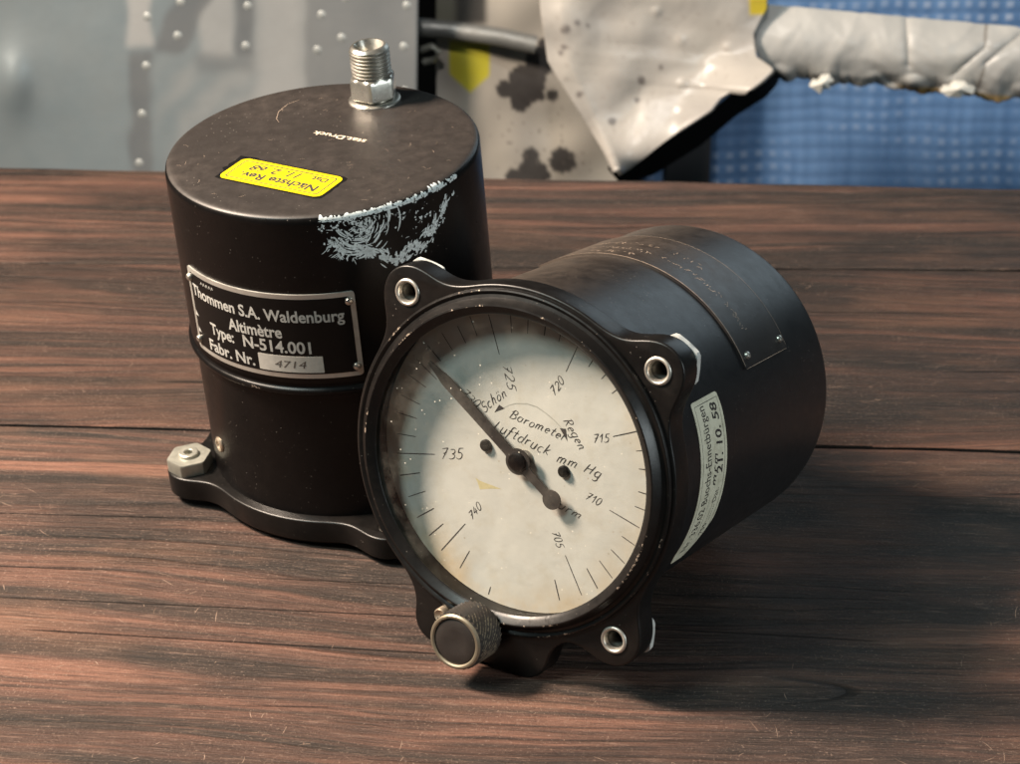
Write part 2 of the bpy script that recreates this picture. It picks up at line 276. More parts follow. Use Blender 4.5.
# pen strokes for handwriting: letters in a box of capital height 1
def _arc(cx, cy, rx, ry, a0, a1, n=9): return [(cx + rx * math.cos(R(a0 + (a1 - a0) * i / (n - 1))), cy + ry * math.sin(R(a0 + (a1 - a0) * i / (n - 1)))) for i in range(n)]
GL = {
 '0': (0.62, [_arc(0.31, 0.5, 0.26, 0.5, 90, 450, 15)]),
 '1': (0.5, [[(0.06, 0.62), (0.34, 1.0), (0.30, 0.0)]]),
 '2': (0.66, [_arc(0.32, 0.72, 0.26, 0.28, 160, -20, 8) + [(0.44, 0.42), (0.04, 0.02), (0.62, 0.03)]]),
 '3': (0.62, [[(0.08, 0.95)] + _arc(0.28, 0.76, 0.26, 0.24, 110, -90, 8) + _arc(0.27, 0.27, 0.30, 0.27, 90, -140, 9)]),
 '4': (0.66, [[(0.36, 1.0), (0.05, 0.38), (0.62, 0.38)], [(0.46, 0.72), (0.40, 0.0)]]),
 '5': (0.64, [[(0.60, 0.98), (0.20, 0.97), (0.14, 0.58)] + _arc(0.27, 0.30, 0.30, 0.31, 110, -150, 9)]),
 '7': (0.66, [[(0.06, 0.93), (0.62, 0.97), (0.22, 0.0)], [(0.20, 0.50), (0.56, 0.54)]]),
 'L': (0.62, [[(0.22, 1.0), (0.10, 0.05), (0.58, 0.02)]]),
 'u': (0.62, [[(0.10, 0.62), (0.08, 0.2)] + _arc(0.28, 0.16, 0.2, 0.16, 190, 340, 6) + [(0.52, 0.62)], [(0.52, 0.62), (0.50, 0.1), (0.60, 0.02)]]),
 'f': (0.46, [_arc(0.40, 0.84, 0.18, 0.2, 40, 170, 6) + [(0.18, 0.4), (0.08, -0.28)], [(0.02, 0.55), (0.46, 0.58)]]),
 't': (0.46, [[(0.28, 0.95), (0.18, 0.15)] + [(0.26, 0.0), (0.42, 0.08)], [(0.02, 0.60), (0.46, 0.62)]]),
 'd': (0.64, [_arc(0.28, 0.3, 0.24, 0.3, 40, 330, 11), [(0.60, 1.05), (0.48, 0.1), (0.58, 0.0)]]),
 'r': (0.5, [[(0.10, 0.62), (0.10, 0.0)], [(0.10, 0.38), (0.24, 0.58), (0.46, 0.58)]]),
 'c': (0.54, [_arc(0.30, 0.3, 0.25, 0.31, 50, 310, 9)]),
 'k': (0.60, [[(0.18, 1.05), (0.08, 0.0)], [(0.52, 0.62), (0.14, 0.32), (0.54, 0.0)]]),
 'm': (0.92, [[(0.08, 0.6), (0.08, 0.0)], [(0.09, 0.40), (0.24, 0.6), (0.38, 0.54), (0.38, 0.0)], [(0.39, 0.40), (0.54, 0.6), (0.72, 0.54), (0.70, 0.08), (0.84, 0.02)]]),
 'n': (0.66, [[(0.10, 0.62), (0.10, 0.0)], [(0.11, 0.38), (0.28, 0.60), (0.46, 0.52), (0.45, 0.08), (0.60, 0.02)]]),
 'H': (0.84, [[(0.22, 1.0), (0.08, 0.0)], [(0.76, 1.0), (0.62, 0.0)], [(0.12, 0.48), (0.74, 0.54)]]),
 'g': (0.60, [_arc(0.28, 0.32, 0.23, 0.29, 40, 330, 11), [(0.54, 0.62), (0.48, -0.15)] + _arc(0.28, -0.18, 0.22, 0.2, 0, -150, 7)]),
 'B': (0.74, [[(0.24, 1.0), (0.10, 0.0)], [(0.02, 0.74), (0.30, 1.0)] + _arc(0.38, 0.77, 0.26, 0.22, 80, -90, 7) + _arc(0.34, 0.27, 0.34, 0.27, 90, -100, 8) + [(0.02, 0.03)], [(0.2, 0.55), (0.4, 0.55)]]),
 'a': (0.62, [_arc(0.28, 0.3, 0.24, 0.3, 40, 330, 11), [(0.54, 0.6), (0.48, 0.1), (0.60, 0.02)]]),
 'o': (0.58, [_arc(0.28, 0.3, 0.23, 0.3, 90, 450, 13)]),
 'e': (0.54, [[(0.08, 0.30), (0.46, 0.36)] + _arc(0.28, 0.32, 0.21, 0.29, 10, 310, 10)]),
 'S': (0.66, [_arc(0.34, 0.75, 0.26, 0.25, 30, 240, 8) + _arc(0.30, 0.26, 0.28, 0.27, 70, -150, 9)]),
 'h': (0.62, [[(0.22, 1.05), (0.08, 0.0)], [(0.11, 0.36), (0.30, 0.60), (0.46, 0.52), (0.44, 0.06), (0.56, 0.0)]]),
 'ö': (0.58, [_arc(0.28, 0.3, 0.23, 0.3, 90, 450, 13), [(0.18, 0.98), (0.15, 0.80)], [(0.42, 0.98), (0.39, 0.80)]]),
 'R': (0.74, [[(0.22, 1.0), (0.10, 0.0)], [(0.02, 0.94), (0.30, 1.0)] + _arc(0.36, 0.76, 0.28, 0.23, 80, -100, 7) + [(0.26, 0.50), (0.66, 0.0)]]),
 ' ': (0.40, []),
}
def ribbon(mb, pts, w, fn, mi=0, taper=0.5):
    pts = [Vector(p) for p in pts]; vs = []; n = len(pts)
    for i, p in enumerate(pts):
        d = pts[min(i + 1, n - 1)] - pts[max(i - 1, 0)]
        d = d / (d.length or 1); q = Vector((-d.y, d.x)); ww = w * (1 - taper * abs(2 * i / (n - 1) - 1) ** 3) / 2
        vs += [fn(*(p + q * ww)), fn(*(p - q * ww))]
    mb.add(vs, [(2 * i, 2 * i + 1, 2 * i + 3, 2 * i + 2) for i in range(n - 1)], None, mi)
def dense(pts, step):
    out = [Vector(pts[0])]
    for a, b in zip(pts[:-1], pts[1:]):
        a = Vector(a); b = Vector(b); k = max(1, int((b - a).length / step)); out += [a.lerp(b, (i + 1) / k) for i in range(k)]
    return out
def hand(mb, word, start, end, cap, fn, w=0.26, slant=0.32, jit=0.035):
    tot = sum(GL[c][0] + 0.12 for c in word) - 0.12
    s = Vector(start); e = Vector(end); d = e - s; L = d.length; d = d / L; n = Vector((-d.y, d.x)); x = 0.0
    for c in word:
        adv, strokes = GL[c]; jy = random.uniform(-jit, jit) * 2; js = random.uniform(0.94, 1.06)
        for st in strokes:
            pts = [s + d * ((x + px + slant * py) / tot * L) + n * ((py * js + jy + random.uniform(-jit, jit) * 0.5) * cap) for px, py in st]
            ribbon(mb, dense(pts, 0.25), w * random.uniform(0.85, 1.15), fn)
        x += adv + 0.12

def smin(a, b, k):
    h = max(k - abs(a - b), 0.0) / k; return min(a, b) - h * h * k * 0.25
HOLE = 32.6
def flange_sdf(x, y):
    d = math.hypot(x, y) - 42.1
    for hx, hy in ((-1, 1), (1, 1), (1, -1)): d = smin(d, math.hypot(x - hx * HOLE, y - hy * HOLE) - 6.2, 12.0)
    qx, qy = abs(x + 1.5) - 12.0, abs(y + 39.0) - 5.0
    d = smin(d, math.hypot(max(qx, 0), max(qy, 0)) + min(max(qx, qy), 0) - 6.3, 6.0)
    return d
def flange_outline(n=300):
    out = []
    for i in range(n):
        a = 2 * math.pi * i / n; c, s = math.cos(a), math.sin(a); lo, hi = 30.0, 60.0
        for _ in range(30):
            m = (lo + hi) / 2
            if flange_sdf(m * c, m * s) > 0: hi = m
            else: lo = m
        out.append((lo * c, lo * s))
    return out
OUT = flange_outline()
def flange_mesh(thick=6.6):
    cu = bpy.data.curves.new('fl', 'CURVE'); cu.dimensions = '2D'; cu.fill_mode = 'BOTH'
    def spl(pts):
        sp = cu.splines.new('POLY'); sp.points.add(len(pts) - 1); sp.use_cyclic_u = True
        for p, q in zip(sp.points, pts): p.co = (q[0] * MM, q[1] * MM, 0, 1)
    circ = lambda cx, cy, r, n: [(cx + r * math.cos(2 * math.pi * i / n), cy + r * math.sin(2 * math.pi * i / n)) for i in range(n)]
    spl(OUT); spl(circ(0, 0, 38.4, 160))
    for hx, hy in ((-1, 1), (1, 1), (1, -1)): spl(circ(hx * HOLE, hy * HOLE, 3.05, 32))
    bv = 0.55; cu.bevel_depth = bv * MM; cu.bevel_resolution = 3; cu.offset = -bv * MM; cu.extrude = (thick / 2 - bv) * MM
    me = curve_mesh(cu)
    bm = bmesh.new(); bm.from_mesh(me); bmesh.ops.remove_doubles(bm, verts=bm.verts, dist=1e-6)
    for v in bm.verts: v.co.z -= thick / 2 * MM
    bm.to_mesh(me); bm.free()
    wv = []
    for v in me.vertices:
        x, y, z = v.co / MM; d = flange_sdf(x, y); top = -0.9 < z
        wv.append(0.55 if (top and -0.40 < d and z < -0.02) else (0.2 if z < -thick + 0.6 and d > -0.5 else 0.0))
    a = me.attributes.new('wear', 'FLOAT', 'POINT'); a.data.foreach_set('value', wv); return me

BEZEL = [(38.6, -5.9), (41.2, -0.3), (41.25, 0.5, 0.35), (41.05, 0.95, 0.95), (40.7, 1.1, 1.0), (40.3, 0.95, 0.6), (39.9, 0.7), (39.2, 0.95), (38.5, 1.9), (38.15, 2.6, 0.3), (37.95, 2.95, 0.95), (37.6, 3.05, 1.0), (37.3, 2.9, 0.7), (36.4, 2.2, 0.1), (35.75, 1.8, 0.45), (35.6, 1.55, 0.5), (35.7, 1.3), (36.9, 0.9), (37.3, 0.6), (37.3, -6.2)]
def insert_part(parent, M, x, y):
    b = MB(); b.lathe([(0.01, -4.6), (1.7, -4.6)], 24, (x * MM, y * MM, 0), mi=1, caps=False); b.lathe([(1.8, -5.5)] + [(1.78 + 0.25 * (i % 2), -5.2 + 0.35 * i) for i in range(12)] + [(2.1, -0.95)], 40, (x * MM, y * MM, 0), mi=2, caps=False); b.lathe([(2.1, -0.95), (2.15, -0.75), (2.35, -0.35), (2.45, 0.25), (2.7, 0.42), (3.05, 0.38), (3.25, 0.15), (3.3, 0.02), (3.0, -0.1), (3.0, -6.3)], 40, (x * MM, y * MM, 0), caps=False)
    return b.build('threaded_insert', None, parent, M, angle=50, mats=[MAT['insert'], MAT['hole'], MAT['bore']])
def hex_pts(r, rot=0.0): return [(r * math.cos(rot + math.pi / 3 * i), r * math.sin(rot + math.pi / 3 * i)) for i in range(6)]
def nut_mb(b, x, y, z0, sgn, rot, r=6.2, h=3.6):
    """hexagon nut with chamfered crown and a collar, growing from z0 in direction sgn"""
    n = 48; rings = []
    def hexr(a): k = (a - rot) % (math.pi / 3) - math.pi / 6; return r * math.cos(math.pi / 6) / math.cos(k)
    prof = [(1.0, 99, 0.0), (1.0, 99, h - 0.75), (0.99, 6.12, h - 0.22), (0.97, 5.85, h), (0.0, 2.75, h + 0.02), (0.0, 2.6, h + 0.85), (0.0, 2.35, h + 1.0), (0.0, 1.35, h + 1.0), (0.0, 1.15, h + 0.8), (0.0, 1.1, h - 1.5), (0.0, 0.02, h - 1.6)]
    vs = []; fs = []
    for k, (f, cap, z) in enumerate(prof):
        for j in range(n):
            a = 2 * math.pi * j / n; rr = min(hexr(a) * f, cap) if f > 0 else cap
            if k == 1:  # chamfer scallop: corners drop lower
                z_ = z + 0.45 * (1 - (hexr(a) - r * math.cos(math.pi / 6)) / (r * (1 - math.cos(math.pi / 6)))) * 1.0
            else: z_ = z
            vs.append(((x + rr * math.cos(a)) * MM, (y + rr * math.sin(a)) * MM, z0 + sgn * z_ * MM))
    for k in range(len(prof) - 1):
        for j in range(n): a, c = k * n + j, k * n + (j + 1) % n; fs.append((a, c, c + n, a + n))
    fs.append(tuple(range(n))[::-1]); b.add(vs, fs); return b
def knob_parts(parent, M, cx, cy, z0, z1, r=6.75):
    b = MB(); n = 64; rows = int((z1 - z0 - 1.6) / 0.62); vs = []; fs = []; ws = []
    prof = [(2.2, z0 - 3.0, None), (2.2, z0, None), (r - 0.7, z0, None), (r - 0.2, z0 + 0.5, None)]
    for i in range(rows + 1): prof.append((r, z0 + 0.8 + i * (z1 - z0 - 2.0) / rows, i))
    prof += [(r - 0.05, z1 - 0.75, None), (r - 0.10, z1 - 0.35, 'w'), (r - 0.45, z1, 'w'), (r - 0.85, z1 + 0.02, 'w'), (r - 1.2, z1 - 0.2, 'w2'), (r - 1.25, z1 - 0.9, None), (0.02, z1 - 0.9, None)]
    for rr, z, tg in prof:
        for j in range(n):
            a = 2 * math.pi * j / n
            q = rr + (0.30 if (j + tg) % 2 == 0 else -0.24) if isinstance(tg, int) else rr
            if tg == 'w': q += 0.05 * math.sin(j * math.pi)
            vs.append(((cx + q * math.cos(a)) * MM, (cy + q * math.sin(a)) * MM, z * MM))
            ws.append(2.4 if tg == 'w' else 1.6 if tg == 'w2' else (0.8 if isinstance(tg, int) and (j + tg) % 2 == 0 else 0.0))
    for k in range(len(prof) - 1):
        for j in range(n): a, c = k * n + j, k * n + (j + 1) % n; fs.append((a, c, c + n, a + n))
    b.add(vs, fs, ws); kn = b.build('knob', MAT['knob'], parent, M, angle=12)
    f = MB(); f.lathe([(5.45, z1 - 0.9), (5.4, z1 - 0.45), (5.1, z1 - 0.3), (2.6, z1 - 0.42), (0.9, z1 - 0.5), (0.02, z1 - 0.5)], 48, (cx * MM, cy * MM, 0), caps=False)
    f.build('knob_cap', MAT['paint_top'], kn, angle=40); return kn
MAT['pointer'] = black_paint('speckled_pointer_paint', base=(0.016, 0.013, 0.011), rough=0.55, dust=0.5)
MAT['knob'] = black_paint('knurled_black', base=(0.02, 0.017, 0.015), rough=0.42, dust=0.9, wearcol=(0.27, 0.23, 0.17), wearamt=1.6)

# ================================================================== table
tb = thing('wooden_table', 'dark stained plank table top with grooves of weathered grain', 'table', (0, 0.55, 0))
def plank(name, p00, p10, p11, p01, th, mat, marks):
    """top quad corners front-left, front-right, back-right, back-left; slightly rounded long edges"""
    nx, ny = 160, 26; vs = []; fs = []; bev = 0.0005
    P = [Vector((*p, 0)) for p in (p00, p10, p11, p01)]
    L = (P[3] - P[0]).length
    vv = [0, 0, bev * .3, bev] + [bev + (L - 2 * bev) * k / ny for k in range(1, ny)] + [L - bev, L - bev * .3, L, L]
    zz = [-th, -bev, -bev * .35, 0] + [0] * (ny - 1) + [0, -bev * .35, -bev, -th]
    for i in range(nx + 1):
        u = i / nx
        for v, z in zip(vv, zz):
            q = v / L; p = P[0].lerp(P[1], u).lerp(P[3].lerp(P[2], u), q)
            wob = 0.0007 * noise.noise(Vector((p.x * 25, q * 3 + 5, th * 50))) if (q < 0.02 or q > 0.98) else 0
            vs.append((p.x - tb.location.x, p.y + wob - tb.location.y, z + wob * 0.6 - tb.location.z))
    m = len(vv)
    for i in range(nx):
        for k in range(m - 1): a = i * m + k; fs.append((a, a + m, a + m + 1, a + 1))
    fs.append(tuple(range(m))); fs.append(tuple(range(nx * m, nx * m + m))[::-1])
    md = [3 if all(vs[i][2] < -bev * 0.2 for i in f) else 0 for f in fs]; o_ = len(vs); vs += marks.v; fs += [tuple(i + o_ for i in f) for f in marks.f]
    return mesh_obj(name, vs, fs, mat, tb, angle=40, mats=[mat, MAT['scr1'], MAT['scr2'], MAT['dark']], midx=md + marks.mi)
# seam runs (-0.1476,0.5964)-(0.1444,0.5805); back edge (-0.1957,0.8293)-(0.1910,0.8084)
def ln(x, a, b): return a[1] + (b[1] - a[1]) * (x - a[0]) / (b[0] - a[0])
def scratches(n, x0, x1, y0, y1, seed):
    rnd = random.Random(seed); b = MB(); fn = lambda u, v: (u * MM - tb.location.x, v * MM - tb.location.y, 0.00006)
    cl = [(rnd.uniform(x0, x1), rnd.uniform(y0, y1), rnd.uniform(3, 22), rnd.uniform(0, 3.14)) for _ in range(34)]
    for k in range(n):
        cx_, cy_, sg, an = rnd.choice(cl); p = Vector((rnd.gauss(cx_, sg), rnd.gauss(cy_, sg))); a = an + rnd.gauss(0, 0.7); l_ = rnd.choice((0.3, 0.5, 0.8, 1.2, 2.2, 4.5)) * rnd.uniform(0.6, 1.5)
        if not (y0 < p.y < y1): continue
        q = Vector((math.cos(a), math.sin(a))); n_ = Vector((-q.y, q.x)) * rnd.uniform(-0.07, 0.07) * l_
        ribbon(b, [p, p + q * l_ * .3 + n_ * .8, p + q * l_ * .65 + n_, p + q * l_], rnd.uniform(0.05, 0.17) * (1.4 if l_ < 0.6 else 1), fn, rnd.choice((1, 1, 2)), 0.8)
    return b
MAT['scr1'] = flat('pale_scratch', (0.36, 0.25, 0.19), 0.8, 0.4, 700); MAT['scr2'] = flat('faint_scratch', (0.22, 0.14, 0.105), 0.8, 0.4, 700)
SA, SB, EA, EB = (-0.1476, 0.5964), (0.1444, 0.5805), (-0.1957, 0.8293), (0.1910, 0.8084)
X0, X1, g = -0.55, 0.55, 0.0008
MA_, MB_ = (-0.174, 0.7270), (0.1726, 0.7235)   # tight joint between the two rear boards
plank('plank', (X0, ln(X0, MA_, MB_) + 0.0003), (X1, ln(X1, MA_, MB_) + 0.0003), (X1, ln(X1, EA, EB)), (X0, ln(X0, EA, EB)), 0.030, MAT['wood_rear'], scratches(120, -200, 200, 735, 815, 9))
plank('plank', (X0, ln(X0, SA, SB) + g), (X1, ln(X1, SA, SB) + g), (X1, ln(X1, MA_, MB_) - 0.0003), (X0, ln(X0, MA_, MB_) - 0.0003), 0.030, MAT['wood_back'], scratches(360, -200, 200, 612, 715, 5))
plank('plank', (X0, 0.345), (X1, 0.315), (X1, ln(X1, SA, SB) - g), (X0, ln(X0, SA, SB) - g), 0.030, MAT['wood_front'], scratches(850, -150, 150, 405, 574, 3))
FLOOR = -0.76
for x in (-0.45, 0.45):
    MB().box(x - 0.03, x + 0.03, -0.17, 0.21, -0.070, -0.0302).build('batten', MAT['timber'], tb, smooth=False)
    for y in (-0.14, 0.18): MB().box(x - 0.028, x + 0.028, y - 0.028, y + 0.028, FLOOR, -0.0702).build('leg', MAT['timber'], tb, smooth=False)

# ================================================================== altimeter (upright, standing on its face)
CB = Vector((-0.04042668805941088, 0.5616156951316372, 0.0047057))
CR = Matrix(((0.9971072890758668, -0.004684330921286373, -0.07586244865278), (-0.004684330921286373, 0.9924143971673579, -0.12284836726130928), (0.07586244865278, 0.12284836726130928, 0.9895216862432247)))
alt = thing('altimeter', 'black cylindrical altimeter standing upright, threaded metal fitting and yellow sticker on top', 'altimeter', (CB.x, CB.y, 0))
MA = Matrix.Translation((0, 0, CB.z)) @ CR.to_4x4()
HT = 96.05
# instrument face frame inside the can frame: face looks down
ka = math.atan2(-0.1228, -0.0759)
yi = Vector((math.cos(ka), math.sin(ka), 0)); zi = Vector((0, 0, -1)); xi = yi.cross(zi)
FF = Matrix.Translation((0, 0, 3.1 * MM)) @ Matrix((xi, yi, zi)).transposed().to_4x4()
MF = MA @ FF
link('flange', flange_mesh(6.4), MAT['flange'], alt, MF)
b = MB(); b.lathe(BEZEL, 120, caps=False); b.build('bezel', MAT['flange'], alt, MF)
b = MB(); b.lathe([(37.2, 0.9), (0.02, 0.9)], 64, caps=False); b.lathe([(37.2, -0.6), (0.02, -0.6)], 64, caps=False); b.build('glass', MAT['glass'], alt, MF)
knob_parts(alt, MF, -0.8, -41.5, 2.8, 16.4)
for hx, hy in ((-1, 1), (1, 1), (1, -1)):
    insert_part(alt, MF, hx * HOLE, hy * HOLE)
    if FF.to_3x3().__matmul__(Vector((hx, hy, 0))).x > 0.2: continue
    nut_mb(MB(), hx * HOLE, hy * HOLE, -6.42 * MM, -1, R(12)).build('nut', MAT['nut'], alt, MF, angle=28)
b = MB(); b.lathe([(39.4, 8.6), (39.4, 9.4), (39.25, 9.9, 0.3), (39.25, 46.3)], 160, caps=False); b.build('housing', MAT['paint'], alt, MA)
b = MB()
b.lathe([(39.2, 46.2), (39.5, 46.3), (40.3, 46.6, 0.5), (40.75, 47.1, 0.8), (40.85, 47.5, 0.95), (40.75, 47.9, 0.8), (40.35, 48.35, 0.4), (39.85, 48.6), (39.8, 49.3), (40.02, 49.6), (40.02, 52), (40.02, 93.6), (40.0, 94.2), (39.85, 94.9, 0.35), (39.5, 95.5, 0.55), (39.0, 95.85, 0.45), (38.4, 96.0), (37.6, 96.05), (30, 96.05), (20, 96.05), (0.02, 96.05)], 192, caps=False)  # wear on the bead also paints in its highlight line
cap = b.build('housing_cap', MAT['paint'], alt, MA, angle=60)
cap.data.materials.append(MAT['paint_top'])
cap.data.polygons.foreach_set('material_index', [1 if all(cap.data.vertices[i].co.z > 95.4 * MM for i in p.vertices) else 0 for p in cap.data.polygons])
def oncyl(r): return lambda ang, z: (r * MM * math.cos(R(ang)), r * MM * math.sin(R(ang)), z * MM)
def onarc(r, a0):  # u in mm of arc from angle a0
    return lambda u, z: (r * MM * math.cos(R(a0) + u / r), r * MM * math.sin(R(a0) + u / r), z * MM)
# small eyelet rivet low on the body
def frame_cyl(ang, z, r):
    a = R(ang); n = Vector((math.cos(a), math.sin(a), 0)); t_ = Vector((-math.sin(a), math.cos(a), 0)); return Matrix.Translation((r * MM * n.x, r * MM * n.y, z * MM)) @ Matrix((t_, Vector((0, 0, 1)), n)).transposed().to_4x4()
b = MB(); b.lathe([(2.2, -0.3), (2.15, 0.25), (1.75, 0.6, 0.6), (1.25, 0.62, 0.8), (0.95, 0.35), (0.9, -0.3), (0.02, -0.3)], 32, M=frame_cyl(-151.5, 20.8, 39.25), caps=False); b.build('eyelet', MAT['pin'], alt, MA)
# pressure fitting on top
fx, fy = 12.1, 26.6
fit = MB()
nn = 60
hexr = lambda a, r, rot: r * math.cos(math.pi / 6) / math.cos(((a - rot) % (math.pi / 3)) - math.pi / 6)
rot = R(-92)
b = MB(); b.lathe([(6.9, 0.0), (6.85, 0.35), (6.3, 0.75), (5.2, 0.85), (4.6, 0.85), (4.6, 1.6)], 48, (fx * MM, fy * MM, HT * MM), caps=False)
wash = b.build('pressure_fitting', MAT['steel'], alt, MA)
b = MB(); vs = []; fs = []
hp = [(0.93, 1.3), (1.0, 1.75), (1.0, 6.1), (0.94, 6.9), (0.80, 7.2)]
for k, (f, z) in enumerate(hp):
    for j in range(nn):
        a = 2 * math.pi * j / nn; r_ = hexr(a, 6.5, rot) * f
        if k in (0, 3): r_ = min(r_, 6.0)
        if k == 4: r_ = 5.2
        vs.append(((fx + r_ * math.cos(a)) * MM, (fy + r_ * math.sin(a)) * MM, (HT + z) * MM))
for k in range(len(hp) - 1):
    for j in range(nn): a, c = k * nn + j, k * nn + (j + 1) % nn; fs.append((a, c, c + nn, a + nn))
fs += [tuple(range(nn))[::-1], tuple(range(4 * nn, 5 * nn))]
b.add(vs, fs); b.build('hexagon_collar', MAT['steel'], wash, angle=28)
b = MB(); tp = [(4.6, 7.0), (4.6, 7.5)]
for i in range(7): tp += [(5.25, 7.75 + i * 1.0), (5.30, 7.95 + i * 1.0), (4.72, 8.25 + i * 1.0), (4.70, 8.45 + i * 1.0)]
tp += [(5.1, 14.7), (4.6, 15.3), (4.35, 15.5), (3.9, 15.5), (3.2, 14.2), (2.6, 12.8), (2.3, 12.0), (2.3, 8.0), (0.02, 8.0)]
b.lathe(tp, 56, (fx * MM, fy * MM, HT * MM), caps=False); b.build('thread', MAT['steel'], wash, angle=50)
# nameplate wrapped round the housing
A0, A1, Z0, Z1, RP = -150.6, -78.5, 51.6, 75.2, 40.02
W_ = R(A1 - A0) * RP
def wrapped(name, outline, r0, r1, mat, parent, M=None, a0=0.0, nseg=40):
    """closed outline in (u mm, z mm) rows -> curved plate: outline must be a u-monotone pair of rows given as list of (u, zlo, zhi)"""
    vs = []; fs = []; k = len(outline)
    for (u, lo, hi) in outline:
        for r_ in (r0, r1):
            for z in (lo, hi): vs.append((r_ * MM * math.cos(R(a0) + u / RP), r_ * MM * math.sin(R(a0) + u / RP), z * MM))
    for i in range(k - 1):
        a, c = 4 * i, 4 * i + 4
        fs += [(a, a + 1, c + 1, c), (a + 2, c + 2, c + 3, a + 3), (a, c, c + 2, a + 2), (a + 1, a + 3, c + 3, c + 1)]
    fs += [(0, 2, 3, 1), (4 * k - 4, 4 * k - 3, 4 * k - 1, 4 * k - 2)]
    return mesh_obj(name, vs, fs, mat, parent, M, angle=30)
def rrow(u0, u1, z0, z1, cr=1.0, n=48, skew=None):
    us = [u0, u0 + cr * .15, u0 + cr * .5, u0 + cr] + [u0 + cr + (u1 - u0 - 2 * cr) * i / n for i in range(1, n)] + [u1 - cr, u1 - cr * .5, u1 - cr * .15, u1]
    out = []
    for u in us:
        e = min(u - u0, u1 - u); ins = 0 if e >= cr else cr - math.sqrt(max(cr * cr - (cr - e) ** 2, 0))
        out.append((u, z0 + ins, z1 - ins))
    return out
np_ = wrapped('nameplate', rrow(0, W_, Z0, Z1, 0.9), RP - 0.1, RP + 0.42, MAT['silver'], alt, MA, A0)
fld = wrapped('black_field', rrow(1.25, W_ - 1.25, Z0 + 1.25, Z1 - 1.25, 0.6), RP + 0.3, RP + 0.46, MAT['plate_black'], np_, None, A0)
tx = MB(); f3 = onarc(RP + 0.50, A0); uA = lambda a: R(a - A0) * RP
text_on(tx, 'Thommen S.A. Waldenburg', f3, (uA(-147.8), 67.9), (uA(-82.0), 67.5), 3.1, bold=0.022)
text_on(tx, 'Altimètre', f3, (uA(-127.8), 62.7), (uA(-105.2), 63.0), 3.2, bold=0.022)
text_on(tx, 'Type:', f3, (uA(-138.6), 59.0), (uA(-126.2), 58.9), 3.1, bold=0.022)
text_on(tx, 'N-514.001', f3, (uA(-121.8), 58.9), (uA(-95.2), 58.8), 3.2, bold=0.022)
text_on(tx, 'Fabr. Nr.', f3, (uA(-141.0), 53.7), (uA(-117.8), 53.9), 3.1, bold=0.022)
for a, zz in ((-148.6, 61.5), (-148.4, 56.8)): tx.add([f3(uA(a), zz), f3(uA(a) + 1.5, zz + 0.1), f3(uA(a) + 0.2, zz + 1.5)], [(0, 1, 2)])
for k in range(5): ribbon(tx, dense([(uA(-141 + k * 1.6), 72.1), (uA(-140.4 + k * 1.6), 73.0), (uA(-139.9 + k * 1.6), 72.3)], 0.2), 0.22, f3)
tx.build('lettering', MAT['letter_silver'], np_, smooth=False)
wrapped('number_tag', rrow(uA(-116.4), uA(-92.2), 53.3, 57.9, 0.15), RP + 0.42, RP + 0.52, MAT['letter_tag'], np_, None, A0)
tx = MB(); text_on(tx, '4714', onarc(RP + 0.55, A0), (uA(-109.5), 54.5), (uA(-97.5), 54.6), 2.0, shear=0.2); tx.build('lettering', MAT['stamp'], np_, smooth=False)
for a, zz in ((-80.7, 72.7), (-80.6, 54.3), (-149.0, 72.2), (-148.9, 54.4)):
    b = MB(); b.lathe([(1.05, 0.0), (1.05, 0.35), (0.85, 0.72), (0.45, 0.92), (0.02, 0.98)], 20, M=frame_cyl(a, zz, RP + 0.40), caps=False); b.build('rivet', MAT['steel'], np_)
# yellow sticker and scratched word on the top face
SA_, SB_, SC_, SD_ = Vector((-24.96, -14.32)), Vector((-19.46, -4.22)), Vector((7.02, -19.86)), Vector((1.31, -30.04))
ctr = (SA_ + SB_ + SC_ + SD_) / 4; ex = ((SA_ - SD_) + (SB_ - SC_)).normalized(); ey = Vector((-ex.y, ex.x)); SW, SH = 30.7, 11.6
top = lambda h: (lambda u, v: ((ctr.x + ex.x * u + ey.x * v) * MM, (ctr.y + ex.y * u + ey.y * v) * MM, (HT + h) * MM))
def rrect(w_, h_, r_, n=6):
    pts = []
    for cx_, cy_, a0 in ((w_ / 2 - r_, h_ / 2 - r_, 0), (-w_ / 2 + r_, h_ / 2 - r_, 90), (-w_ / 2 + r_, -h_ / 2 + r_, 180), (w_ / 2 - r_, -h_ / 2 + r_, 270)):
        pts += [(cx_ + r_ * math.cos(R(a0 + 90 * i / n)), cy_ + r_ * math.sin(R(a0 + 90 * i / n))) for i in range(n + 1)]
    return pts
def flatpoly(mb, pts, fn0, fn1, mi=0):
    n = len(pts); mb.add([fn0(*p) for p in pts] + [fn1(*p) for p in pts], [tuple(range(n))[::-1], tuple(range(n, 2 * n))] + [(i, (i + 1) % n, n + (i + 1) % n, n + i) for i in range(n)], None, mi)
def frame_strip(mb, po, pi, fn, mi=0):
    n = len(po); mb.add([fn(*p) for p in po] + [fn(*p) for p in pi], [(i, (i + 1) % n, n + (i + 1) % n, n + i) for i in range(n)], None, mi)
